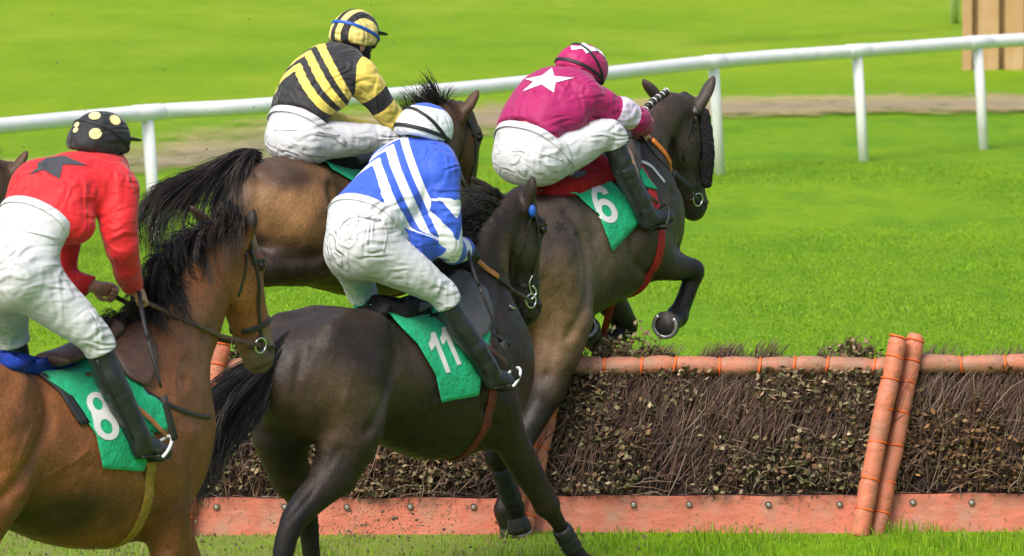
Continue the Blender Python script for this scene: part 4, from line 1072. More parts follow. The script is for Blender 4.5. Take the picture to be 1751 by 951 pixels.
def build_jockey(J, D):
    f2 = D['f2']; bx = J['base']; b0 = f2.S(*bx); b0[1] = 0.0; root = empty('person', tuple(f2.world(b0)), f2.th)
    fr = Frame(f2.world(b0), math.degrees(f2.th)); S = fr.S; J['fr'] = fr; J['root'] = root; J['b0'] = b0
    flip = np.array([1, -1, 1.0])
    T = np.array([(*S(px, py, l), h, w_) for (px, py, l, h, w_) in J['torso']])
    arm, leg = {}, {}
    arm['R'] = np.array([(*S(px, py, l), r) for (px, py, l, r) in J['armR']])
    leg['R'] = np.array([(*S(px, py, l), r) for (px, py, l, r) in J['legR']])
    for d_, k in ((arm, 'armL'), (leg, 'legL')):
        src = d_['R']
        if k in J and isinstance(J[k], list): d_['L'] = np.array([(*S(px, py, l), r) for (px, py, l, r) in J[k]])
        else:
            m = src.copy(); m[:, 1] *= -1; m[:, :3] += np.array(J.get(k + '_off', (0, 0, 0))) * np.linspace(0, 1, len(m))[:, None]; d_['L'] = m
    hc = S(*J['helm']); fw = unit(J['fw']); up = unit(np.array(J['up']) - fw * (np.array(J['up']) @ fw)); lt = np.cross(up, fw); Ax = np.array([fw, lt, up])
    head = hc - up * .055
    neck0 = T[-1, :3]
    # one continuous body
    pr = [P_flat(T, .05, 4, grow=-.012), P_tube(np.array([np.r_[neck0, .075], np.r_[(neck0 + head) / 2, .062], np.r_[head - up * .03, .06]]), .03)]
    pr += [P_ell(head, (.098, .076, .118), Ax, .03), P_ell(head + fw * .035 - up * .065, (.06, .052, .055), Ax, .03)]
    fp = head + fw * .09
    pr += [P_ell(fp + fw * .014 - up * .022, (.022, .014, .022), Ax, .015), P_ell(fp + fw * .004 + up * .004, (.014, .010, .035), Ax, .012), P_ell(fp - up * .062 + fw * .0, (.018, .028, .009), Ax, .008), P_ell(fp - up * .095 - fw * .012, (.022, .026, .018), Ax, .015)]
    for s in (-1, 1):
        pr += [P_ell(fp + lt * s * .033 + up * .004 - fw * .002, (.013, .017, .011), Ax, .01, sub=True), P_ell(fp + lt * s * .034 + up * .024, (.012, .024, .008), Ax, .012)]
        pr += [P_ell(head + lt * s * .083 - up * .012 - fw * .005, (.020, .011, .032), Ax, .008), P_ell(head + lt * s * .096 - up * .010 + fw * .002, (.010, .007, .018), Ax, .006, sub=True)]
    for k in 'RL':
        A = arm[k]; L = leg[k]
        pr.append(P_tube(A, .035, 3, grow=-.006)); pr.append(P_tube(L[:3], .05, 3, grow=-.014)); an_, kn_, te_ = L[2, :3], L[1, :3], L[3, :3]; fd_ = unit(te_ - an_); sd_ = unit(an_ - kn_); pr.append(P_tube(np.array([np.r_[an_, L[2, 3] * .7], np.r_[an_ + sd_ * .045, .028], np.r_[an_ + fd_ * .09 + sd_ * .05, .026], np.r_[te_ + sd_ * .045 - fd_ * .02, .016]]), .02, 3))
    hp = {}
    for k in 'RL':
        A = arm[k]; hd = J['hand' + k]; d = unit(np.array(hd[0], float)); n = unit(np.array(hd[1], float)); n = unit(n - d * (n @ d)); s = np.cross(d, n) * (1 if k == 'R' else -1) * hd[2]
        hp[k] = hand_prims(A[-1, :3], d, n, s); J['grip' + k] = A[-1, :3] + d * .085 - n * .032 + b0
        if not J.get('gloves'): pr += hp[k]
        else: pr += hand_prims(A[-1, :3], d, n, s, .9)
    V, F = polygonise(pr, .0075, 1); mesh_obj('body', V, F, M['skin'], root)
    bm = bmesh.new(); bmesh.ops.create_uvsphere(bm, u_segments=12, v_segments=8, radius=.0115); EV = np.array([v.co for v in bm.verts]); EF = [[v.index for v in f.verts] for f in bm.faces]; bm.free()
    for s in (-1, 1): mesh_obj('eye', fp + lt * s * .033 + up * .004 - fw * .006 + EV, EF, M['eye'], root)
    if J.get('gloves'):
        for k in 'RL':
            A = arm[k]; g = [dict(p) for p in hp[k]]
            wr = P_tube(np.array([np.r_[A[-1, :3] * .75 + A[-2, :3] * .25, .034], np.r_[A[-1, :3], .034]]), .02)
            pg = []
            hd = J['hand' + k]; d = unit(np.array(hd[0], float)); n = unit(np.array(hd[1], float)); n = unit(n - d * (n @ d)); s = np.cross(d, n) * (1 if k == 'R' else -1) * hd[2]
            Vg, Fg = polygonise(hand_prims(A[-1, :3], d, n, s, 1.16) + [wr, P_ell(A[-1, :3] + d * .048, (.054, .044, .024), np.array([d, s, n]), .02)], .005, 1)
            mesh_obj('glove', Vg, Fg, M['glove'], root)
    # hood under the helmet: covers neck and jaw, leaves the face and ears free
    if J.get('hood', True):
        cl = [(head + fw * .055, unit(fw + up * .25))]
        V, F = polygonise([P_tube(np.array([np.r_[neck0, .078], np.r_[(neck0 + head) / 2, .07], np.r_[head - up * .03, .07]]), .03), P_ell(head, (.104, .083, .124), Ax, .03, clips=cl), P_ell(head + fw * .035 - up * .065, (.070, .060, .062), Ax, .03)], .0075, 2)
        mesh_obj('hood', V, F, M['elastic'], root)
    # jersey
    ta, tb = J.get('hem', .30), 1.0
    dT = np.r_[0, np.cumsum(np.linalg.norm(np.diff(T[:, :3], axis=0), axis=1))]; dT /= dT[-1]
    hemp = np.array([np.interp(ta, dT, T[:, i]) for i in range(3)]); hn = unit(T[1, :3] - T[-1, :3])
    jt = P_flat(T, .05, 4, clips=[(hemp, hn)], grow=.010)
    ja = {k: P_tube(arm[k], .045, 3, grow=J.get('sleeve', .012), clips=[(arm[k][-1, :3] * .93 + arm[k][-2, :3] * .07, unit(arm[k][-1, :3] - arm[k][-2, :3]))]) for k in 'RL'}
    sh = P_tube(np.array([np.r_[arm['R'][0, :3] * .9 + T[-2, :3] * .1, .085], np.r_[T[-1, :3] * .6 + T[-2, :3] * .4, .09], np.r_[arm['L'][0, :3] * .9 + T[-2, :3] * .1, .085]]), .08, 3)
    pr = [jt, sh, ja['R'], ja['L']]
    for (px, py, l, r) in J.get('puff', []): pr.append(P_ell(S(px, py, l), (r,) * 3, None, .06, clips=[(hemp, hn)]))
    V, F = polygonise(pr, .0075, 4); V = folds(V, F, J.get('fold', .012), 7.5, J['seed'], (1, 1.0, .8))
    X = (V[:, 0].astype(np.float32), V[:, 1].astype(np.float32), V[:, 2].astype(np.float32))
    dt = np.minimum(jt['fn'](X), sh['fn'](X) + .012); dR, dL = ja['R']['fn'](X), ja['L']['fn'](X); da = np.minimum(dR, dL)
    TQ = catmull(T[:, :3], 6); v, q = along(V, TQ); wv = np.interp(v, dT, T[:, 4]); uu = np.abs(V[:, 1] - q[:, 1] - J.get('spine', 0)) / .2
    c0, kk, bw = J.get('chev', (.6, .2, .06)); s1 = (v + kk * uu - c0) / bw
    aR, qR = along(V, catmull(arm['R'][:, :3], 6)); aL, qL = along(V, catmull(arm['L'][:, :3], 6)); isR = dR < dL
    a = np.where(isR, aR, aL)
    if J.get('sleeve_bands'):
        kb, kc = J['sleeve_bands']; od = np.where(isR[:, None], V - qR, V - qL); e = unit(np.cross(unit(arm['R'][1, :3] - arm['R'][0, :3]), [0, 1, 0])); dt = np.minimum(dt, np.min([p_['fn'](X) + .02 for p_ in pr[4:]] + [dt], axis=0)); b_ = np.maximum(a * kb + np.abs(od @ e) * kc + J.get('band_off', 0), .02); a = np.where(a < .24, np.minimum(b_, .42), b_)
    sm = laplace(np.stack([s1, a, dt - da], 1), F, 3); s1, a = sm[:, 0], sm[:, 1]; da = dt - sm[:, 2]
    mesh_obj('jersey', V, F, J['silk'], root, {'s1': s1, 's2': a, 'seg': dt - da}); J['BJ'] = Body(fr, V, F)
    # breeches
    pr = []; wt = J.get('waist', ta + .07); wp = np.array([np.interp(wt, dT, T[:, i]) for i in range(3)]); wn = unit(T[-1, :3] - T[0, :3])
    Tb = T.copy(); pr.append(P_flat(Tb, .06, 4, clips=[(wp, wn)], grow=.017))
    for c in J.get('seat', []): pr.append(P_ell(S(*c[:3]), c[3:6], None, .08, clips=[(wp, wn)]))
    for k in 'RL':
        L = leg[k]; kn, an = L[1, :3], L[2, :3]; t = J.get('cuff', .16); ce = kn + (an - kn) * t; rr = np.interp(t, [0, 1], L[1:3, 3])
        pth = np.array([np.r_[L[0, :3], L[0, 3]], np.r_[(L[0, :3] + kn) / 2, (L[0, 3] + L[1, 3]) / 2 * 1.03], np.r_[kn, L[1, 3]], np.r_[ce + (an - kn) * .1, rr]])
        pr.append(P_tube(pth, .05, 4, grow=J.get('baggy', .014), clips=[(ce, unit(an - kn))]))
    V, F = polygonise(pr, .008, 2); V = folds(V, F, J.get('bfold', .009), 8, J['seed'] + 20, (1, .8, .55)); J['BB'] = Body(fr, V, F)
    mesh_obj('breeches', V, F, J.get('breeches', M['breeches']), root)
    Pw, Nw = J['BB'].loop(wp - wn * .022, wn, .6, 72, .3)
    if len(Pw) > 40: V, F = strap_geo(Pw, Nw, .042, .004, True, .001); mesh_obj('waistband', V, F, J.get('breeches', M['breeches']), root)
    # boots
    for k in 'RL':
        L = leg[k]; kn, an, toe = L[1, :3], L[2, :3], L[3, :3]; top = kn + (an - kn) * (J.get('cuff', .16) - .02); fd = unit(toe - an); sd = unit(an - kn)
        cal = kn + (an - kn) * .42; bk = -unit(fd - sd * (fd @ sd))
        P1 = P_tube(np.array([np.r_[top, L[1, 3] * .92], np.r_[cal + bk * .012, L[1, 3] * .98], np.r_[kn + (an - kn) * .8, L[2, 3] * 1.3], np.r_[an, L[2, 3] * 1.22]]), .03, 4, clips=[(top, -sd)])
        hl = an + sd * .055 + bk * .025
        ft = P_tube(np.array([np.r_[hl, .034], np.r_[an + sd * .04 + fd * .05, .042], np.r_[an + fd * .10 + sd * .05, .040], np.r_[toe + sd * .045, .030]]), .03, 4)
        sn = unit(np.cross(np.cross(fd, sd), fd)); sn = sn if sn @ sd > 0 else -sn
        cl = [(toe + sd * .07, sn)]
        ft2 = P_tube(np.array([np.r_[hl, .040], np.r_[an + sd * .04 + fd * .05, .048], np.r_[an + fd * .10 + sd * .05, .045], np.r_[toe + sd * .045, .034]]), .03, 4)
        V, F = polygonise([P1, ft2], .007, 2); V = folds(V, F, .005, 11, J['seed'] + 40, (1, 1, 1.6)); bt = mesh_obj('boot', V, F, M['boot'], root)
        so = np.array([np.r_[hl + sn * .026, .020], np.r_[an + fd * .045 + sd * .05 + sn * .03, .018], np.r_[an + fd * .10 + sd * .055 + sn * .028, .026], np.r_[toe + sd * .045 + sn * .02, .021]])
        side_ = unit(np.cross(fd, sn)); P = catmull(so[:, :3], 4); V, F = strap_geo(P, np.tile(sn, (len(P), 1)), .062, .012); mesh_obj('sole', V, F, M['sole'], bt)
        BJ = Body(fr, np.array([v.co for v in bt.data.vertices]), [tuple(p.vertices) for p in bt.data.polygons]); J['boot' + k] = BJ
        J['knee' + k] = kn + b0; J['foot' + k] = (an + fd * .05 + sd * .098 + b0, fd, -sn)
        # zip up the back of the boot
        pts = [top + (an - top) * t + bk * .2 + np.array([0, (-1 if k == 'R' else 1) * .10, 0]) for t in np.linspace(.03, .95, 16)]; Pz, Nz = [], []
        for p, t in zip(pts, np.linspace(.03, .95, 16)):
            c = top + (an - top) * t; h = BJ.cast(p, unit(c - p))
            if h: Pz.append(np.array(h[0])); Nz.append(unit(p - c))
        if len(Pz) > 3: V, F = strap_geo(np.array(Pz), np.array(Nz), .012, .004); mesh_obj('zip', V, F, M['elastic'], bt)
    # helmet with its cover, straps, peak
    hr = np.array(J.get('hr', (.150, .118, .128))); cp = (hc - up * .055 - fw * .01, -unit(up + fw * J.get('tiltcut', .10)))
    V, F = polygonise([P_ell(hc, hr, Ax, .02, clips=[cp]), P_ell(hc - fw * .05 - up * .03, hr * [.72, .92, .72], Ax, .05, clips=[cp])], .0065, 2)
    V = folds(V, F, .003, 14, J['seed'] + 60)
    rel = V - hc; mode = J.get('helm_mode'); s1 = (rel @ lt) / .073 + .25 if mode == 'stripe' else (rel @ up) - J.get('above', .2)
    hl = mesh_obj('helmet', V, F, J['helmet'], root, {'s1': s1}); BH = Body(fr, V, F); J['BH'] = BH
    if J.get('peak', True):
        V, F = polygonise([P_ell(hc + fw * (hr[0] - .015) + up * J.get('peak_up', .0), (.075, .095, .010), np.array([unit(fw - up * .12), lt, unit(up + fw * .12)]), .02)], .005, 1); mesh_obj('peak', V, F, J.get('peakmat', M['elastic']), hl)
    for (ax_, c_, wd, mt) in J.get('straps', []):
        axv = ax_[0] * fw + ax_[1] * lt + ax_[2] * up; P, N = BH.loop(hc + c_[0] * fw + c_[1] * lt + c_[2] * up, axv, .5, 60)
        if len(P) > 8: strap('goggle_strap', P, N, wd, .004, M[mt], hl, True)
    # goggles over the eyes
    gp = [fp + fw * .008 * (1 - abs(x_)) + fw * .012 + lt * x_ * .075 - fw * .045 * x_ * x_ + up * .008 for x_ in np.linspace(-1, 1, 13)]
    V, F = strap_geo(np.array(gp), np.array([fw + lt * x_ * .9 for x_ in np.linspace(-1, 1, 13)]), .052, .018); mesh_obj('goggles', V, F, M['elastic'], hl)
    # chin strap
    for s in (-1, 1):
        P = np.array([hc + lt * s * .105 - up * .06 + fw * .03, head + lt * s * .088 - up * .05 + fw * .035, head + lt * s * .06 - up * .115 + fw * .05, head - up * .135 + fw * .055])
        V, F = strap_geo(catmull(P, 4), np.tile(lt * s - up * .3, (13, 1)), .018, .004); mesh_obj('chin_strap', V, F, M['elastic'], hl)
    tag(root, J['label'], 'jockey', 'jockeys riding in the race'); return J

def star_px(cx, cy, r, ex=(1, 0), ey=(0, 1), inner=.42):
    P = []
    for i in range(10):
        a = math.pi / 2 + i * math.pi / 5; q = r if i % 2 == 0 else r * inner; P.append((cx + q * (math.cos(a) * ex[0] - math.sin(a) * ey[0]), cy + q * (math.cos(a) * ex[1] - math.sin(a) * ey[1])))
    return P

def whip(fr_pts, label, r=.011):
    P = np.array(fr_pts); root = empty('whip', tuple(P[0])); P = P - P[0]
    Q = catmull(P, 8) if len(P) > 2 else resample(P, 24); n = len(Q); k = int(n * .42)
    V, F = tube_geo(Q[:k + 1], np.linspace(r * .95, r * .8, k + 1) + .0012 * (np.arange(k + 1) % 2), 10); mesh_obj('grip', V, F, M['elastic'], root)
    V, F = tube_geo(Q[k:int(n * .75)], np.linspace(r * .75, r * .6, int(n * .75) - k), 10); mesh_obj('shaft', V, F, M['leather_dark'], root)
    m = int(n * .74); V, F = strap_geo(Q[m:], np.tile([.5, -.8, .2], (n - m, 1)), .034, .010); mesh_obj('padded_flap', V, F, M['sole'], root)
    tag(root, label, 'whip'); return root

# ------------------------------------------------------------------ the four runners and the one behind
def frame_at(px, py, l, deg):
    g = ground(px, py); th = math.radians(deg); L = np.array([-math.sin(th), math.cos(th), 0]); return Frame(g - L * l, deg)

H11 = dict(frame=frame_at(1005, 968, -.15, 48), coat=(.026, .0165, .012), points=(.012, .010, .010),
    torso=[(487, 622, 715, .15), (515, 560, 745, .24), (570, 530, 752, .285), (630, 527, 742, .28), (690, 535, 768, .295), (740, 520, 786, .305), (785, 486, 780, .26), (815, 505, 755, .215), (835, 590, 700, .14)],
    neck=[(800, 565, 0, .23, .15), (826, 485, .0, .155, .105), (841, 412, .01, .125, .085), (868, 365, .03, .105, .08)],
    head=[(889, 350, .04, .095, .085), (895, 400, .04, .106, .08), (895, 450, .04, .100, .07), (898, 505, .04, .090, .07), (901, 534, .04, .074, .066)],
    musc=[(590, 640, -.19, .22, .12, .30, 20), (812, 650, -.16, .15, .10, .23, -15), (620, 580, -.16, .18, .13, .14, 0)],
    legs=dict(RF=[(842, 690, -.16, .115), (886, 775, -.16, .083), (934, 862, -.16, .056), (958, 900, -.16, .040), (986, 950, -.15, .040), (1003, 964, -.15, .048)],
              LF=[(850, 700, .13, .11), (868, 745, .15, .08), (850, 782, .17, .055), (858, 805, .17, .043), (880, 868, .17, .042), (884, 885, .17, .05)],
              RH=[(590, 650, -.16, .19), (600, 735, -.19, .16), (572, 810, -.18, .104), (500, 893, -.16, .065), (481, 985, -.16, .047), (490, 1015, -.16, .05)],
              LH=[(500, 660, .14, .19), (480, 745, .15, .14), (497, 815, .16, .09), (525, 885, .16, .060), (535, 975, .16, .042), (545, 1000, .16, .05)]),
    ears=[((903, 345), (911, 303), -.05, -.08), ((862, 345), (806, 304), .13, .2)], boots=dict(RF=(.05, .8), LF=(-.1, .9)),
    patches=[(560, 700, -.25, (.30, .3, .22), (.080, .050, .031)), (690, 640, -.28, (.22, .3, .18), (.058, .038, .025)), (640, 690, -.3, (.10, .2, .10), (.10, .072, .05)), (835, 520, -.2, (.16, .2, .3), (.046, .032, .025)), (875, 440, -.1, (.08, .2, .12), (.085, .048, .028)), (905, 430, -.1, (.10, .2, .12), (.050, .035, .027))],
    dark_from=3, lines=[([(890, 546), (908, 549)], .009, (.006, .005, .005)), ([(923, 528), (925, 534)], .014, (.005, .004, .004))], grooves=[([(668, 562), (674, 620), (656, 690), (630, 738)], .035, .022), ([(522, 600), (506, 660), (512, 730), (540, 785)], .03, .014), ([(655, 548)], .06, -.016), ([(842, 600), (826, 680), (852, 735)], .03, .014), ([(862, 470), (850, 540), (858, 592)], .03, .014), ([(578, 770), (528, 850), (494, 890)], .018, .009), ([(893, 745), (925, 832)], .016, .007), ([(600, 640), (585, 720), (560, 770)], .05, -.010), ([(735, 700), (735, 760)], .02, .007), ([(700, 690), (700, 750)], .02, .006), ([(765, 700), (768, 755)], .02, .006), ([(690, 720), (740, 690), (790, 690)], .012, -.004), ([(922, 528)], .015, .014), ([(888, 546), (904, 549)], .012, .006), ([(872, 420), (874, 460), (880, 490)], .02, .008), ([(610, 620), (590, 680), (600, 730)], .012, -.004), ([(870, 690), (880, 740), (900, 790)], .012, -.005)])

H8 = dict(frame=frame_at(110, 1160, 0, 48), coat=(.225, .080, .027), points=(.20, .08, .028), muzzle=(.10, .07, .05), dark_amt=.3,
    torso=[(-120, 690, 800, .15), (-80, 635, 850, .25), (-20, 622, 885, .30), (50, 634, 912, .31), (110, 636, 932, .32), (170, 615, 938, .32), (220, 575, 920, .275), (250, 595, 880, .21), (272, 680, 815, .13)],
    neck=[(252, 662, 0, .27, .17), (300, 578, .0, .235, .14), (336, 508, .01, .195, .115), (370, 446, .02, .15, .095)],
    head=[(404, 412, .03, .105, .09), (411, 465, .03, .122, .09), (417, 517, .03, .120, .08), (433, 577, .03, .104, .076), (442, 612, .03, .08, .068)],
    musc=[(-10, 740, -.18, .22, .12, .32, 20), (245, 760, -.16, .15, .10, .25, -15), (-10, 680, -.16, .2, .13, .15, 0)],
    legs=dict(RF=[(258, 790, -.16, .13), (284, 875, -.17, .105), (286, 1000, -.17, .060), (288, 1040, -.17, .045), (280, 1110, -.17, .045), (285, 1140, -.17, .05)],
              LF=[(255, 800, .15, .12), (290, 890, .16, .09), (325, 970, .17, .058), (320, 1010, .17, .045), (300, 1070, .17, .045), (300, 1090, .17, .05)],
              RH=[(-30, 740, -.16, .20), (-8, 830, -.2, .15), (-50, 930, -.18, .10), (-90, 1010, -.17, .065), (-95, 1110, -.17, .045), (-85, 1140, -.17, .05)],
              LH=[(-90, 740, .15, .19), (-80, 830, .17, .14), (-130, 930, .17, .10), (-180, 1000, .17, .065), (-200, 1090, .17, .045), (-190, 1120, .17, .05)]),
    ears=[((421, 402), (434, 359), -.06, -.09), ((370, 400), (325, 352), .11, .16)],
    patches=[(60, 880, -.1, (.5, .5, .14), (.05, .026, .014)), (290, 880, -.2, (.2, .3, .15), (.14, .05, .018)), (434, 375, -.08, .10, (.02, .013, .01)), (345, 370, .13, .12, (.03, .018, .012)), (445, 600, 0, (.10, .2, .12), (.23, .16, .11)), (395, 440, -.05, (.12, .2, .08), (.16, .06, .022)), (330, 600, -.1, (.2, .2, .3), (.20, .085, .042))],  # first patch is darker along the underside of the belly
    lines=[([(434, 634), (450, 630), (462, 624)], .010, (.02, .012, .01)), ([(466, 600), (470, 606)], .016, (.012, .008, .008))],
    grooves=[([(78, 665), (82, 730), (48, 800), (8, 850)], .04, .024), ([(262, 722), (250, 800), (272, 850)], .03, .016), ([(322, 745)], .06, -.018), ([(302, 860), (286, 940)], .022, .012), ([(352, 572), (318, 650)], .03, .014), ([(40, 655)], .06, -.015), ([(20, 660), (-5, 730), (0, 800)], .05, .010), ([(150, 800), (145, 880)], .02, .006), ([(115, 800), (108, 880)], .02, .006), ([(180, 810), (178, 880)], .02, .006), ([(434, 634), (450, 630), (462, 624)], .012, .008), ([(464, 600)], .016, .016), ([(390, 500), (395, 545), (408, 585)], .022, .009), ([(60, 830), (110, 800), (150, 770)], .012, -.005), ([(300, 770), (285, 800), (290, 850)], .012, -.005), ([(320, 590), (300, 640), (300, 690)], .014, -.005), ([(70, 700), (40, 760), (30, 800)], .012, -.004)])

H6 = dict(frame=frame_at(872, 920, -.17, 48), coat=(.052, .037, .029), points=(.016, .012, .010),
    torso=[(848, 385, 500, .16), (872, 352, 560, .25), (915, 338, 578, .285), (955, 322, 560, .29), (995, 305, 538, .30), (1035, 288, 516, .295), (1065, 264, 498, .26), (1090, 275, 482, .20), (1106, 340, 450, .13)],
    neck=[(1082, 328, 0, .22, .15), (1100, 264, .02, .165, .105), (1119, 220, .05, .132, .09), (1146, 192, .08, .115, .085)],
    head=[(1168, 188, .09, .10, .088), (1171, 230, .09, .118, .085), (1172, 282, .09, .116, .078), (1181, 332, .09, .100, .078), (1186, 357, .09, .075, .068)],
    musc=[(940, 450, -.19, .22, .12, .30, 35), (1078, 400, -.16, .15, .10, .23, -5), (950, 390, -.15, .18, .13, .14, 15)],
    legs=dict(RF=[(1085, 405, -.17, .12), (1135, 452, -.17, .080), (1184, 462, -.17, .054), (1178, 492, -.17, .050), (1158, 542, -.17, .050), (1144, 552, -.23, .060)],
              LF=[(1060, 440, .13, .12), (1040, 505, .15, .085), (1070, 555, .17, .056), (1052, 574, .17, .050), (1024, 586, .17, .050), (1012, 572, .15, .058)],
              RH=[(925, 450, -.15, .20), (960, 545, -.19, .165), (935, 668, -.18, .092), (880, 782, -.17, .062), (862, 872, -.17, .044), (869, 896, -.17, .05)],
              LH=[(860, 450, .15, .19), (880, 540, .17, .14), (850, 660, .17, .09), (800, 770, .17, .06), (790, 870, .17, .044), (797, 895, .17, .05)]),
    ears=[((1197, 180), (1221, 132), .0, -.02), ((1128, 170), (1099, 136), .22, .26)],
    patches=[(950, 560, -.3, (.24, .3, .36), (.20, .12, .066)), (1030, 420, -.3, (.25, .3, .22), (.13, .092, .064)), (1000, 470, -.3, (.14, .3, .2), (.14, .10, .072)), (1150, 240, -.05, (.10, .2, .2), (.075, .045, .028))], dark_from=2, dark_amt=.95,
    grooves=[([(970, 362), (1002, 430), (1005, 500), (972, 575)], .035, .022), ([(930, 480), (952, 560), (930, 650)], .03, .011), ([(1076, 400), (1086, 450), (1120, 476)], .03, .016), ([(1132, 250), (1118, 320)], .025, .012), ([(1150, 330), (1160, 420)], .025, .010), ([(965, 345)], .06, -.015), ([(1206, 350)], .014, .013), ([(1150, 240), (1150, 290), (1160, 320)], .02, .008), ([(935, 640), (895, 760)], .02, .010)])

H2 = dict(frame=frame_at(560, 871, 0, 48), coat=(.085, .045, .022), points=(.025, .017, .013), vox=.0125,
    torso=[(423, 298, 410, .16), (445, 274, 455, .25), (495, 266, 478, .29), (545, 278, 492, .29), (600, 288, 505, .30), (650, 278, 508, .30), (695, 258, 490, .26), (730, 275, 465, .21), (760, 320, 440, .15)],
    neck=[(715, 330, 0, .25, .17), (735, 265, .02, .20, .125), (752, 225, .04, .155, .10), (765, 205, .07, .125, .09)],
    head=[(783, 205, .08, .105, .095), (789, 240, .08, .12, .10), (790, 290, .08, .105, .078), (788, 340, .08, .080, .062), (786, 370, .08, .072, .06)],
    musc=[(505, 380, -.19, .22, .12, .28, 25), (720, 390, -.18, .16, .10, .24, -15), (520, 330, -.16, .2, .13, .14, 0)],
    legs=dict(RF=[(720, 400, -.17, .12), (745, 450, -.17, .08), (775, 475, -.17, .054), (765, 495, -.17, .042), (740, 535, -.17, .043), (728, 540, -.17, .05)],
              LF=[(680, 400, .15, .12), (700, 455, .17, .08), (730, 480, .17, .054), (720, 500, .17, .042), (690, 530, .17, .043), (680, 530, .17, .05)],
              RH=[(500, 380, -.16, .19), (530, 440, -.19, .15), (455, 458, -.18, .088), (385, 440, -.17, .06), (330, 500, -.17, .044), (312, 505, -.17, .05)],
              LH=[(440, 380, .15, .18), (470, 430, .17, .14), (400, 450, .17, .085), (330, 440, .17, .06), (300, 500, .17, .044), (290, 505, .17, .05)]),
    ears=[((795, 192), (818, 154), -.02, -.05), ((745, 190), (735, 156), .20, .22)],
    patches=[(520, 350, -.3, (.3, .3, .2), (.29, .15, .06)), (500, 455, -.3, (.35, .3, .10), (.040, .026, .018)), (470, 300, -.1, (.2, .3, .1), (.06, .035, .022)), (800, 280, -.05, (.1, .2, .25), (.11, .052, .024))], dark_from=2, dark_amt=.9,
    grooves=[([(565, 320), (572, 400), (560, 462)], .035, .022), ([(450, 425), (480, 442), (545, 440)], .03, .016), ([(440, 300), (445, 380), (455, 440)], .025, .014), ([(560, 300)], .06, -.014)])

for D in (H11, H8, H6, H2):
    build_horse(D); D['loc'] = D['f2'].S

H6['stw'] = 0; H2['stw'] = 0
SILK = dict(
    red=cloth_mat('red_silk', (.62, .012, .018), rough=.6),
    blue=cloth_mat('blue_and_white_silk', (.035, .105, .62), (.80, .82, .84), 'chevron', par=(4.9, 'bands')),
    yellow=cloth_mat('black_and_yellow_silk', (.022, .022, .025), (.80, .63, .12), 'chevron', par=(6.0, (.17, .30))),
    maroon=cloth_mat('maroon_silk', (.36, .006, .11), (.72, .62, .80), 'armband', par=(.26, .44)))
HELM = dict(
    black=cloth_mat('black_helmet_cover', (.018, .018, .022), rough=.65),
    white=cloth_mat('white_and_blue_helmet_cover', (.78, .80, .84), (.05, .13, .62), 'above'),
    stripe=cloth_mat('striped_helmet_cover', (.80, .66, .20), (.018, .018, .020), 'stripe'),
    maroon=cloth_mat('maroon_helmet_cover', (.42, .008, .12), rough=.55))

FIST = ((1, .15, -.25), (0, -.75, .65), 1)
FISTL = ((1, -.15, -.25), (0, .75, .65), 1)
J11 = dict(base=(838, 660, -.35), seed=101, silk=SILK['blue'], helmet=HELM['white'], helm_mode='above', above=.098, peak=False,
    torso=[(624, 425, 0, .125, .19), (624, 372, 0, .135, .21), (665, 322, 0, .135, .20), (705, 285, 0, .14, .205), (738, 262, 0, .085, .11)],
    helm=(728, 218, 0), fw=(.93, -.28, -.22), up=(.25, 0, 1), armR=[(752, 292, -.18, .085), (766, 418, -.26, .060), (796, 424, -.12, .043)],
    handR=FIST, handL=FISTL, gloves=True, legR=[(648, 432, -.1, .125), (752, 498, -.28, .067), (836, 634, -.35, .047), (868, 642, -.36, .036)],
    hem=.19, waist=.245, chev=(.53, .24, .074), spine=.05, sleeve_bands=(3.7, 7.0), band_off=-.40, sleeve=.014, seat=[(610, 425, -.04, .135, .18, .155)], puff=[(712, 405, -.15, .125), (735, 350, -.17, .09), (705, 440, -.12, .09)],
    straps=[((.55, 0, .83), (0, 0, .0), .018, 'elastic'), ((.12, 0, 1), (0, 0, -.035), .020, 'elastic')],
    label='jockey in blue and white chevron silks standing in the stirrups of horse 11')
J8 = dict(base=(238, 775, -.35), seed=55, silk=SILK['red'], helmet=HELM['black'], peak_up=.0,
    torso=[(34, 470, 0, .125, .19), (45, 405, 0, .125, .19), (85, 350, 0, .135, .205), (135, 312, 0, .14, .21), (182, 292, 0, .085, .11)],
    helm=(172, 236, 0), fw=(.96, -.22, -.05), up=(.08, 0, 1), armR=[(200, 325, -.19, .085), (208, 425, -.26, .062), (228, 492, -.13, .045)],
    handR=((1, .1, -.55), (.2, -.75, .6), 1), handL=FISTL, armL=[(140, 300, .19, .08), (108, 462, .26, .05), (162, 490, .13, .036)], legR=[(58, 485, -.1, .13), (160, 575, -.28, .072), (236, 748, -.35, .048), (278, 758, -.36, .037)],
    hem=.30, waist=.36, seat=[(12, 470, -.04, .14, .19, .17)], puff=[(130, 385, -.17, .09), (62, 322, .09, .13)], sleeve=.016,
    straps=[((.5, .15, .85), (0, 0, .01), .012, 'elastic')], label='jockey in red silks with a dark star on the back, riding horse 8')
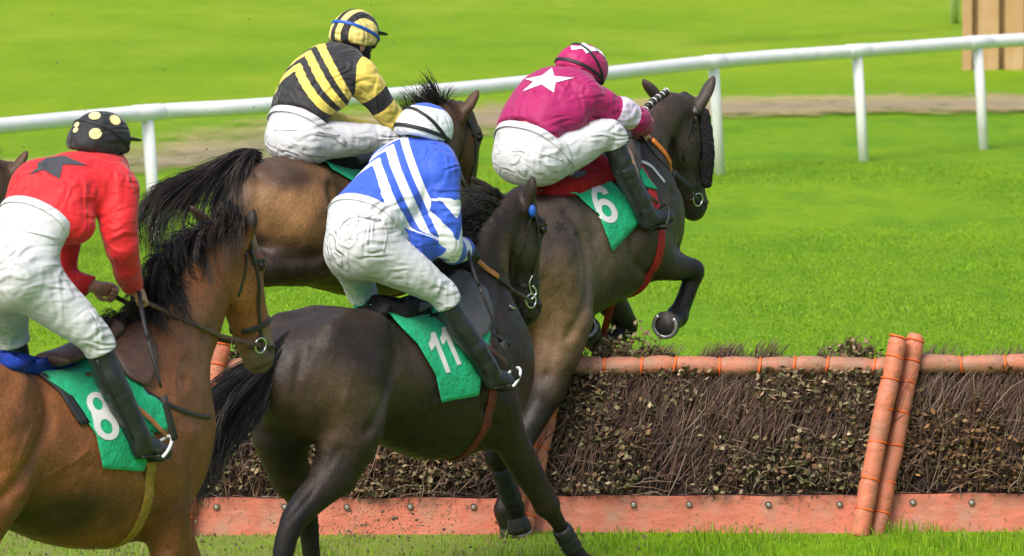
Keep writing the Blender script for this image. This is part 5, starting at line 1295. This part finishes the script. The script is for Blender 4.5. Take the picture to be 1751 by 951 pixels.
J6 = dict(base=(1103, 390, -.35), seed=77, silk=SILK['maroon'], helmet=HELM['maroon'], peak=False,
    torso=[(908, 272, 0, .125, .195), (905, 232, 0, .13, .20), (925, 190, 0, .135, .205), (955, 158, 0, .135, .205), (985, 148, 0, .085, .11)],
    helm=(998, 114, 0), fw=(.90, -.22, -.38), up=(.35, 0, 1), armR=[(1003, 168, -.19, .085), (1090, 205, -.27, .060), (1092, 222, -.06, .043)],
    handR=FIST, handL=FISTL, legR=[(930, 272, -.09, .125), (1042, 228, -.28, .067), (1103, 364, -.35, .047), (1138, 357, -.36, .036)],
    hem=.12, waist=.17, seat=[(900, 274, -.03, .145, .195, .125)], puff=[(975, 200, -.16, .10)], sleeve=.014, bfold=.007,
    straps=[((.62, 0, .78), (0, 0, .02), .016, 'elastic'), ((.12, 0, 1), (0, 0, -.035), .018, 'elastic')],
    label='jockey in maroon silks with white star on the back, riding horse 6')
J2 = dict(base=(700, 390, -.35), seed=33, silk=SILK['yellow'], helmet=HELM['stripe'], helm_mode='stripe', peak_up=.02,
    torso=[(516, 240, 0, .118, .18), (512, 200, 0, .122, .185), (530, 155, 0, .135, .205), (562, 120, 0, .14, .205), (590, 105, 0, .085, .11)],
    helm=(608, 58, 0), fw=(.97, -.18, -.12), up=(.12, 0, 1), armR=[(616, 132, -.19, .085), (676, 208, -.27, .058), (702, 232, -.1, .043)],
    handR=FIST, handL=FISTL, legR=[(524, 240, -.08, .105), (655, 238, -.28, .062), (700, 370, -.35, .047), (740, 366, -.36, .036)],
    hem=.12, waist=.17, chev=(.50, .21, .070), spine=.03, hr=(.142, .118, .142), sleeve=.014, seat=[(506, 244, -.04, .12, .17, .135)], puff=[(575, 165, -.16, .08)], bfold=.007,
    straps=[((.32, .05, 1), (0, 0, .015), .018, 'blue_strap')], label='jockey in black and yellow striped silks beside the running rail')
for J, D in ((J11, H11), (J8, H8), (J6, H6), (J2, H2)): build_jockey(J, D)

M['mark'] = plain('brushed_coat_mark', (.020, .014, .012), 0.6, 0.3, 60, 0.3)
# prints on the silks and helmet covers
def on(J, key, outline, col, lift=.003, step=5.0, name='print', holes=()): return decal(name, J[key], fill2d(outline, step, holes), lift, M[col], J['root'])
M['star_dark'] = cloth_mat('dark_star_cloth', (.045, .045, .055)); M['star_white'] = cloth_mat('white_star_cloth', (.80, .78, .82)); M['spot'] = cloth_mat('cream_spot_cloth', (.78, .68, .30))
on(J8, 'BJ', [(48, 300), (64, 288), (64, 280), (80, 271), (110, 267), (150, 284), (108, 282), (102, 307), (74, 291)], 'star_dark', .004, name='star')
on(J6, 'BJ', [(894, 157), (913, 140), (898, 136), (927, 130), (944, 117), (948, 131), (981, 134), (950, 142), (947, 159), (926, 145)], 'star_white', .004, name='star')
on(J6, 'BH', [(976, 79), (990, 80), (997, 73), (1006, 79), (1027, 86), (1034, 99), (1022, 88), (1012, 88), (1002, 92), (996, 84), (978, 86)], 'star_white', .004, 3, name='star')
for cx, cy, rx, ry, ro in ((162, 199, 10, 6.5, -.1), (196, 206, 10, 7.5, .6), (163, 229, 10.5, 9, -.1), (132, 214, 5, 3.5, -.8), (130, 223, 5, 3.5, -.8)): on(J8, 'BH', oval(cx, cy, rx, ry, 24, ro), 'spot', .004, 3, name='spot')

def gear(D, J, rear, front, pad, flap, seat, girth_px, gm, flapm, leather='leather_brown', cloth_label=None, pm=None, num=()):
    root = D['root']
    if pad: drape('fleece_pad', D, pad[0], pad[1], 14, 16, M[pm], .012, .02, root, far=.45, puff=.055, ragged=.012, seed=J['seed'])
    cl, Bc = drape('number_cloth', D, rear, front, 26, 22, M['green'], .011, .006, root, wav=.014, seed=J['seed'])
    for ch, o, ex, ey in num: number(Bc, ch, o, ex, ey, cl)
    girth(D, D['loc'](*girth_px)[0], M[gm], root)
    kq = J['kneeR']; D['knee'] = (kq[0] - .08, abs(kq[1]) - .05, kq[2] - .02)
    ft = J['footR']; up = unit(np.array([-.8, .1, .66]))
    saddle(D, flap, M[flapm], seat, (ft[0] - ft[2] * .0, ft[1], ft[2] * .8 + ft[1] * .55), leather, root)
    return cl, Bc
gear(H11, J11, [(668, 546), (710, 590), (742, 640), (753, 688)], [(812, 530), (836, 572), (824, 625), (813, 675)], ([(628, 523), (652, 538), (692, 549)], [(712, 492), (735, 515), (738, 540)]),
     ([(770, 482), (766, 530), (784, 572), (803, 586)], [(798, 474), (828, 500), (839, 540), (829, 572), (807, 587)]), [(690, 528), (735, 508), (785, 474)], (768, 650), 'girth_dark', 'flap_grey', pm='fleece_black',
     num=[('1', (750, 642), (24, -7), (-27, -68)), ('1', (770, 630), (22, -9), (-27, -64))])
gear(H8, J8, [(62, 640), (120, 680), (162, 745), (173, 800)], [(225, 640), (258, 690), (260, 750), (240, 806)], ([(-15, 612), (20, 634), (62, 642)], [(92, 590), (122, 605), (128, 632)]),
     ([(188, 552), (186, 604), (214, 650), (240, 663)], [(222, 546), (252, 566), (265, 610), (257, 650), (244, 664)]), [(90, 615), (140, 595), (190, 560)], (178, 800), 'girth_yellow', 'leather_brown', 'leather_tan', pm='fleece_blue',
     num=[('8', (170, 757), (40, -9), (-31, -81))])
o, _ = drape('cloth_edging', H8, [(58, 637), (100, 672), (135, 728)], [(72, 640), (116, 672), (152, 724)], 14, 4, M['black_band'], .014, .008, H8['root'])
gear(H6, J6, [(890, 319), (985, 337), (1021, 368), (1043, 430)], [(1000, 294), (1045, 315), (1077, 350), (1088, 384)], ([(893, 318), (935, 334), (992, 336)], [(1000, 268), (1044, 278), (1060, 306)]),
     ([(1030, 240), (1055, 278), (1078, 308)], [(1072, 214), (1092, 250), (1093, 288), (1084, 310)]), [(960, 305), (1010, 288), (1060, 258)], (1058, 420), 'girth_red', 'flap_grey', pm='fleece_red',
     num=[('6', (1028, 384), (35, -5), (-27, -64))])
gear(H2, J2, [(565, 292), (630, 330), (672, 380), (690, 420)], [(660, 275), (700, 320), (720, 370), (725, 410)], ([(540, 272), (562, 285), (590, 292)], [(600, 262), (615, 280), (625, 296)]),
     ([(620, 270), (650, 310), (680, 350)], [(665, 255), (695, 290), (705, 330), (695, 355)]), [(575, 280), (615, 270), (660, 252)], (668, 400), 'girth_dark', 'flap_grey', pm='fleece_black')
# front corner of cloth 8 and breast straps
drape('number_cloth_corner', H8, [(238, 672), (250, 700), (252, 738)], [(262, 682), (292, 706), (278, 742)], 8, 8, M['green'], .016, .006, H8['root'], mirror=False, wav=.01)
drape('number_cloth_corner', H11, [(812, 560), (818, 585), (824, 606)], [(828, 562), (834, 585), (834, 604)], 8, 6, M['green'], .016, .006, H11['root'], mirror=False, wav=.008)
drape('number_cloth_corner', H6, [(1088, 292), (1094, 308), (1100, 322)], [(1096, 290), (1108, 312), (1121, 328)], 8, 6, M['green'], .016, .006, H6['root'], mirror=False, wav=.008)
martingale(H11, [(818, 556), (838, 568), (860, 582), (872, 588)], H11['root'])
martingale(H8, [(245, 668), (272, 684), (305, 700), (335, 710), (358, 714)], H8['root'])
martingale(H6, [(1094, 276), (1112, 284), (1126, 300), (1136, 312)], H6['root'], 'white_print')
M['white_strap'] = M['white_print']
for D, J, k, gr in ((H11, J11, 'leather_dark', {-1: ('leather_tan', .62, .92)}), (H8, J8, 'leather_brown', None), (H6, J6, 'leather_dark', {-1: ('rubber_orange', .5, .95)}), (H2, J2, 'leather_dark', None)):
    bridle(D, None, (J['gripR'], J['gripL']), k, grip=gr)

def steel_line(D, pts, r, name, parent):
    P, N = horse_line(D, pts); P = catmull(P + N * .012, 5); V, F = tube_geo(P, r, 8); mesh_obj(name, V, F, M['steel'], parent)
bh = [c for c in H11['root'].children if c.name.startswith('bridle')][0]
steel_line(H11, [(908, 488), (914, 500), (906, 512), (890, 524), (876, 529), (868, 524)], .0055, 'bit_bar', bh)
steel_line(H11, [(908, 470), (903, 484), (906, 500), (913, 506)], .0045, 'bit_cheek', bh)
def seam(J, pts, wd=.011):
    P, N = zip(*[J['BB'].px(*p) for p in pts]); P = catmull(np.array(P), 5); N = catmull(np.array(N), 5); V, F = strap_geo(P, N, wd, .003); mesh_obj('seam', V, F, M['breeches'], J['root'])
seam(J8, [(122, 428), (138, 480), (158, 535), (176, 578)], .02); seam(J8, [(5, 392), (50, 396), (100, 408), (126, 424)])
seam(J11, [(558, 378), (600, 372), (650, 376), (690, 386), (712, 398)]); seam(J11, [(612, 366), (612, 385), (610, 410)], .008); seam(J11, [(655, 372), (660, 400), (655, 430)], .008)
seam(J6, [(852, 262), (885, 258), (930, 264), (962, 274)]); seam(J2, [(470, 222), (500, 222), (545, 225), (580, 232)])
# manes, forelocks, tails
BLK = [(.012, .010, .010), (.018, .014, .013), (.03, .022, .018)]
BRN = [(.016, .012, .010), (.04, .022, .014), (.075, .038, .02)]
def crest(D, t0, t1, n, lift=.9):
    N = catmull(D['N'], 8); out = []
    for t in np.linspace(t0, t1, n):
        i = t * (len(N) - 1); a = N[int(i)]; b = N[min(int(i) + 1, len(N) - 1)]; q = a + (b - a) * (i - int(i))
        d = unit((N[min(int(i) + 2, len(N) - 1)] - N[max(int(i) - 2, 0)])[:3]); nrm = np.array([-d[2], 0, d[0]]); nrm = nrm if nrm[2] > 0 or nrm[0] < 0 else -nrm
        h = D['B'].cast(q[:3] + nrm * 1.0, -nrm); out.append((np.array(h[0]) if h else q[:3] + nrm * q[3] * lift, nrm))
    return out
def mane(D, name, t0, t1, fall, L, n, tint, jit=.02, wave=.015, r=.0022, seed=3, up=.3):
    rg = np.random.default_rng(seed); G = []
    for i, (p, nn) in enumerate(crest(D, t0, t1, 13)):
        l = L * rg.uniform(.8, 1.15); f = np.array(fall) + rg.normal(0, .18, 3)
        G.append(np.array([p - nn * .02, p + nn * up * l * .5 + f * l * .12, p + nn * up * l * .6 + f * l * .5, p + nn * up * l * .35 + f * l * .95 + np.array([0, 0, -.18 * l])]))
    return hair(name, None, G, n, D['root'], tint, r, jit, wave, rg)
mane(H11, 'mane', .25, 1.0, (-.55, .6, -.25), .22, 1200, BLK, .018, .012, up=.45)
mane(H8, 'mane', .12, 1.0, (-.6, -.1, .0), .30, 1900, BRN[:2] + BLK, .016, .016, up=.5, seed=5)
def mane_px(D, name, roots, fall, L, n, tint, jit, wave, seed, up=.3, r=.0024):
    rg = np.random.default_rng(seed); G = []
    for rt in roots:
        p, nn = D['B'].px(*rt)
        for _ in range(2):
            l = L * rg.uniform(.75, 1.2); f = np.array(fall) + rg.normal(0, .2, 3)
            G.append(np.array([p - nn * .015, p + nn * up * l * .3 + f * l * .15, p + nn * up * l * .4 + f * l * .55, p + nn * up * l * .15 + f * l + np.array([0, 0, -.25 * l])]))
    return hair(name, None, G, n, D['root'], tint, r, jit, wave, rg)
for cx, cy, r_ in ((957, 388, 13), (928, 376, 9), (985, 400, 7), (905, 425, 17)): decal('quarter_mark', H6['B'], fill2d(star_px(cx, cy, r_, (.95, .1), (.1, -.9)), 4), .0015, M['mark'], H6['root'])
mane_px(H8, 'forelock', [(408, 382), (398, 377), (386, 376), (372, 380), (358, 390), (345, 402)], (-.75, -.45, -.05), .24, 1500, BRN + BLK, .016, .012, 15, .5)
mane_px(H8, 'mane', [(340, 410), (322, 430), (304, 452), (288, 474), (270, 500), (255, 522)], (-.4, -.5, -.5), .22, 1200, BLK + BRN[:1], .02, .014, 25, .6)
mane(H2, 'mane', .3, 1.0, (-.35, .25, .5), .17, 700, BLK, .03, .012, up=.8, seed=6)
# horse 6: plaited mane with white thread
pl = crest(H6, .30, 1.0, 13); pm = empty('plaited_mane'); pm.parent = H6['root']
bm = bmesh.new(); bmesh.ops.create_icosphere(bm, subdivisions=2, radius=1); IV2 = np.array([v.co for v in bm.verts]); IF2 = [[v.index for v in f.verts] for f in bm.faces]; bm.free()
for i, (p, nn) in enumerate(pl):
    V = IV2 * np.array([.024, .026, .022]); V = V * (1 + .25 * (noise3(V * 160, i)[:, None] - .5)); mesh_obj('plait', V + p + nn * .008, IF2, M['hair_black'], pm, {'tint': np.tile(BLK[1], (len(V), 1))})
    if i % 1 == 0:
        V, F = ring_geo(p + nn * .012 + np.array([.02, 0, .008]), (1, 0, .6), .016, .0035, 12); mesh_obj('plait_thread', V, F, M['white_print'], pm)
def tail(D, guides, n, tint, jit, wave, r=.0024, seed=2):
    G = [np.array([D['loc'](px, py, l) for px, py, l in g]) for g in guides]; G = [catmull(g, 4) for g in G]
    return hair('tail', None, G, n, D['root'], tint, r, jit, wave, np.random.default_rng(seed), seg=12)
tail(H11, [[(500, 572, 0), (478, 590, 0), (455, 640, .02), (432, 700, .03), (398, 750, .06), (365, 790, .1)], [(490, 585, 0), (455, 648, 0), (421, 714, .0), (384, 752, 0), (356, 792, 0), (342, 850, 0)], [(490, 582, 0), (458, 640, 0), (428, 690, 0), (395, 735, 0), (370, 775, 0), (350, 830, 0)], [(495, 575, 0), (470, 598, .0), (440, 640, .02), (400, 685, .04), (360, 735, .06), (335, 810, .06), (330, 870, .06)],
           [(492, 578, 0), (466, 605, 0), (425, 640, .0), (380, 675, .0), (340, 720, 0), (326, 790, 0), (332, 850, 0)], [(490, 580, 0), (462, 612, -.02), (415, 650, -.03), (365, 670, -.03), (330, 690, -.03)]], 1700, BLK, .020, .012, r=.0026, seed=4)
tail(H2, [[(440, 268, 0), (424, 268, 0), (415, 300, -.02), (410, 350, -.04), (405, 400, -.05), (410, 440, -.05)], [(438, 266, 0), (415, 266, 0), (385, 305, 0), (372, 350, 0), (360, 390, 0)], [(436, 266, 0), (405, 268, .02), (355, 305, .03), (312, 345, .04), (285, 390, .04), (285, 450, .04)],
          [(436, 265, 0), (400, 268, .03), (345, 298, .05), (290, 325, .06), (248, 356, .07), (240, 400, .07), (255, 440, .07)], [(436, 265, 0), (398, 270, .04), (335, 300, .06), (275, 318, .08), (240, 340, .1)]], 1900, BLK + BRN[1:2], .017, .016, seed=9)
tail(H6, [[(862, 352, 0), (840, 360, .02), (815, 420, .05), (790, 500, .1)], [(862, 352, 0), (835, 365, 0), (820, 440, 0), (800, 520, 0)]], 250, BLK, .02, .02)
tail(H8, [[(-110, 660, 0), (-140, 680, 0), (-170, 760, .05), (-190, 860, .1)], [(-110, 660, 0), (-145, 690, 0), (-180, 780, 0), (-200, 880, 0)]], 250, BLK, .02, .02)
# horse 6: black sheepskin cheek pieces
B6 = H6['B']; Hh = H6['H']; ax, lat, ant = H6['hax']
for s in (-1, 1):
    c0 = Hh[0, :3] * .8 + Hh[1, :3] * .2; c1 = Hh[2, :3] * .35 + Hh[3, :3] * .65; off = ant * .055 + lat * s * .105
    P = np.array([c0 + off, (c0 + c1) / 2 + off + lat * s * .012, c1 + off - lat * s * .02])
    V, F = polygonise([P_tube(np.c_[P, [.034, .038, .032]], .02, 4)], .009, 1); V = V + vnormals(V, F) * ((noise3(V * 90, 5) - .5) * .012)[:, None]; mesh_obj('sheepskin_cheek_piece', V, F, M['fleece_black'], H6['root'])
# a tuft of blue thread on the browband of horse 11
p, n_ = H11['B'].px(908, 360); V = IV2 * [.02, .02, .035]; mesh_obj('browband_ribbon', V + p + n_ * .01, IF2, M['blue_strap'], H11['root'])

tag(H11['root'], 'near black horse with number 11 on its green cloth, stretching out before the hurdle', 'horse', 'racehorses jumping the hurdles')
tag(H8['root'], 'bright bay horse with number 8 on its green cloth, nearest at the left', 'horse', 'racehorses jumping the hurdles')
tag(H6['root'], 'dark brown horse with number 6 and black sheepskin cheek pieces, jumping over the hurdle', 'horse', 'racehorses jumping the hurdles')
tag(H2['root'], 'brown bay horse with bushy black tail, ridden by the jockey in black and yellow', 'horse', 'racehorses jumping the hurdles')
# the horse behind the red jockey: only an ear and its bridle come into the picture
def copy_tree(o, parent=None, only=None):
    c = o.copy(); COL.objects.link(c); c.parent = parent
    for ch in o.children: copy_tree(ch, c)
    return c
h5 = copy_tree(H2['root']); t0 = at_depth(818, 154, 33.9); t1 = at_depth(53, 257, 33.9 + .4); dlt = t1 - t0
h5.location = Vector(H2['root'].location) + Vector(dlt)
tag(h5, 'brown horse with only its pricked ear showing behind the jockey in red silks', 'horse', 'racehorses jumping the hurdles')

# whips in the riders' hands
def wp(D, pts): return [D['f2'].world(D['loc'](*p)) for p in pts]
whip(wp(H11, [(797, 418, -.20), (812, 470, -.33), (848, 560, -.44), (884, 648, -.47)]), 'black whip held by the jockey in blue and white, along the shoulder of horse 11')
whip(wp(H8, [(238, 500, -.20), (248, 560, -.36), (272, 650, -.47), (298, 752, -.5)]), 'black whip held by the jockey in red, hanging beside his boot')
whip(wp(H6, [(1090, 222, -.12), (1112, 255, -.24), (1140, 285, -.26), (1182, 323, -.26)]), 'black whip held by the jockey in maroon, slanting across the neck of horse 6', .009)
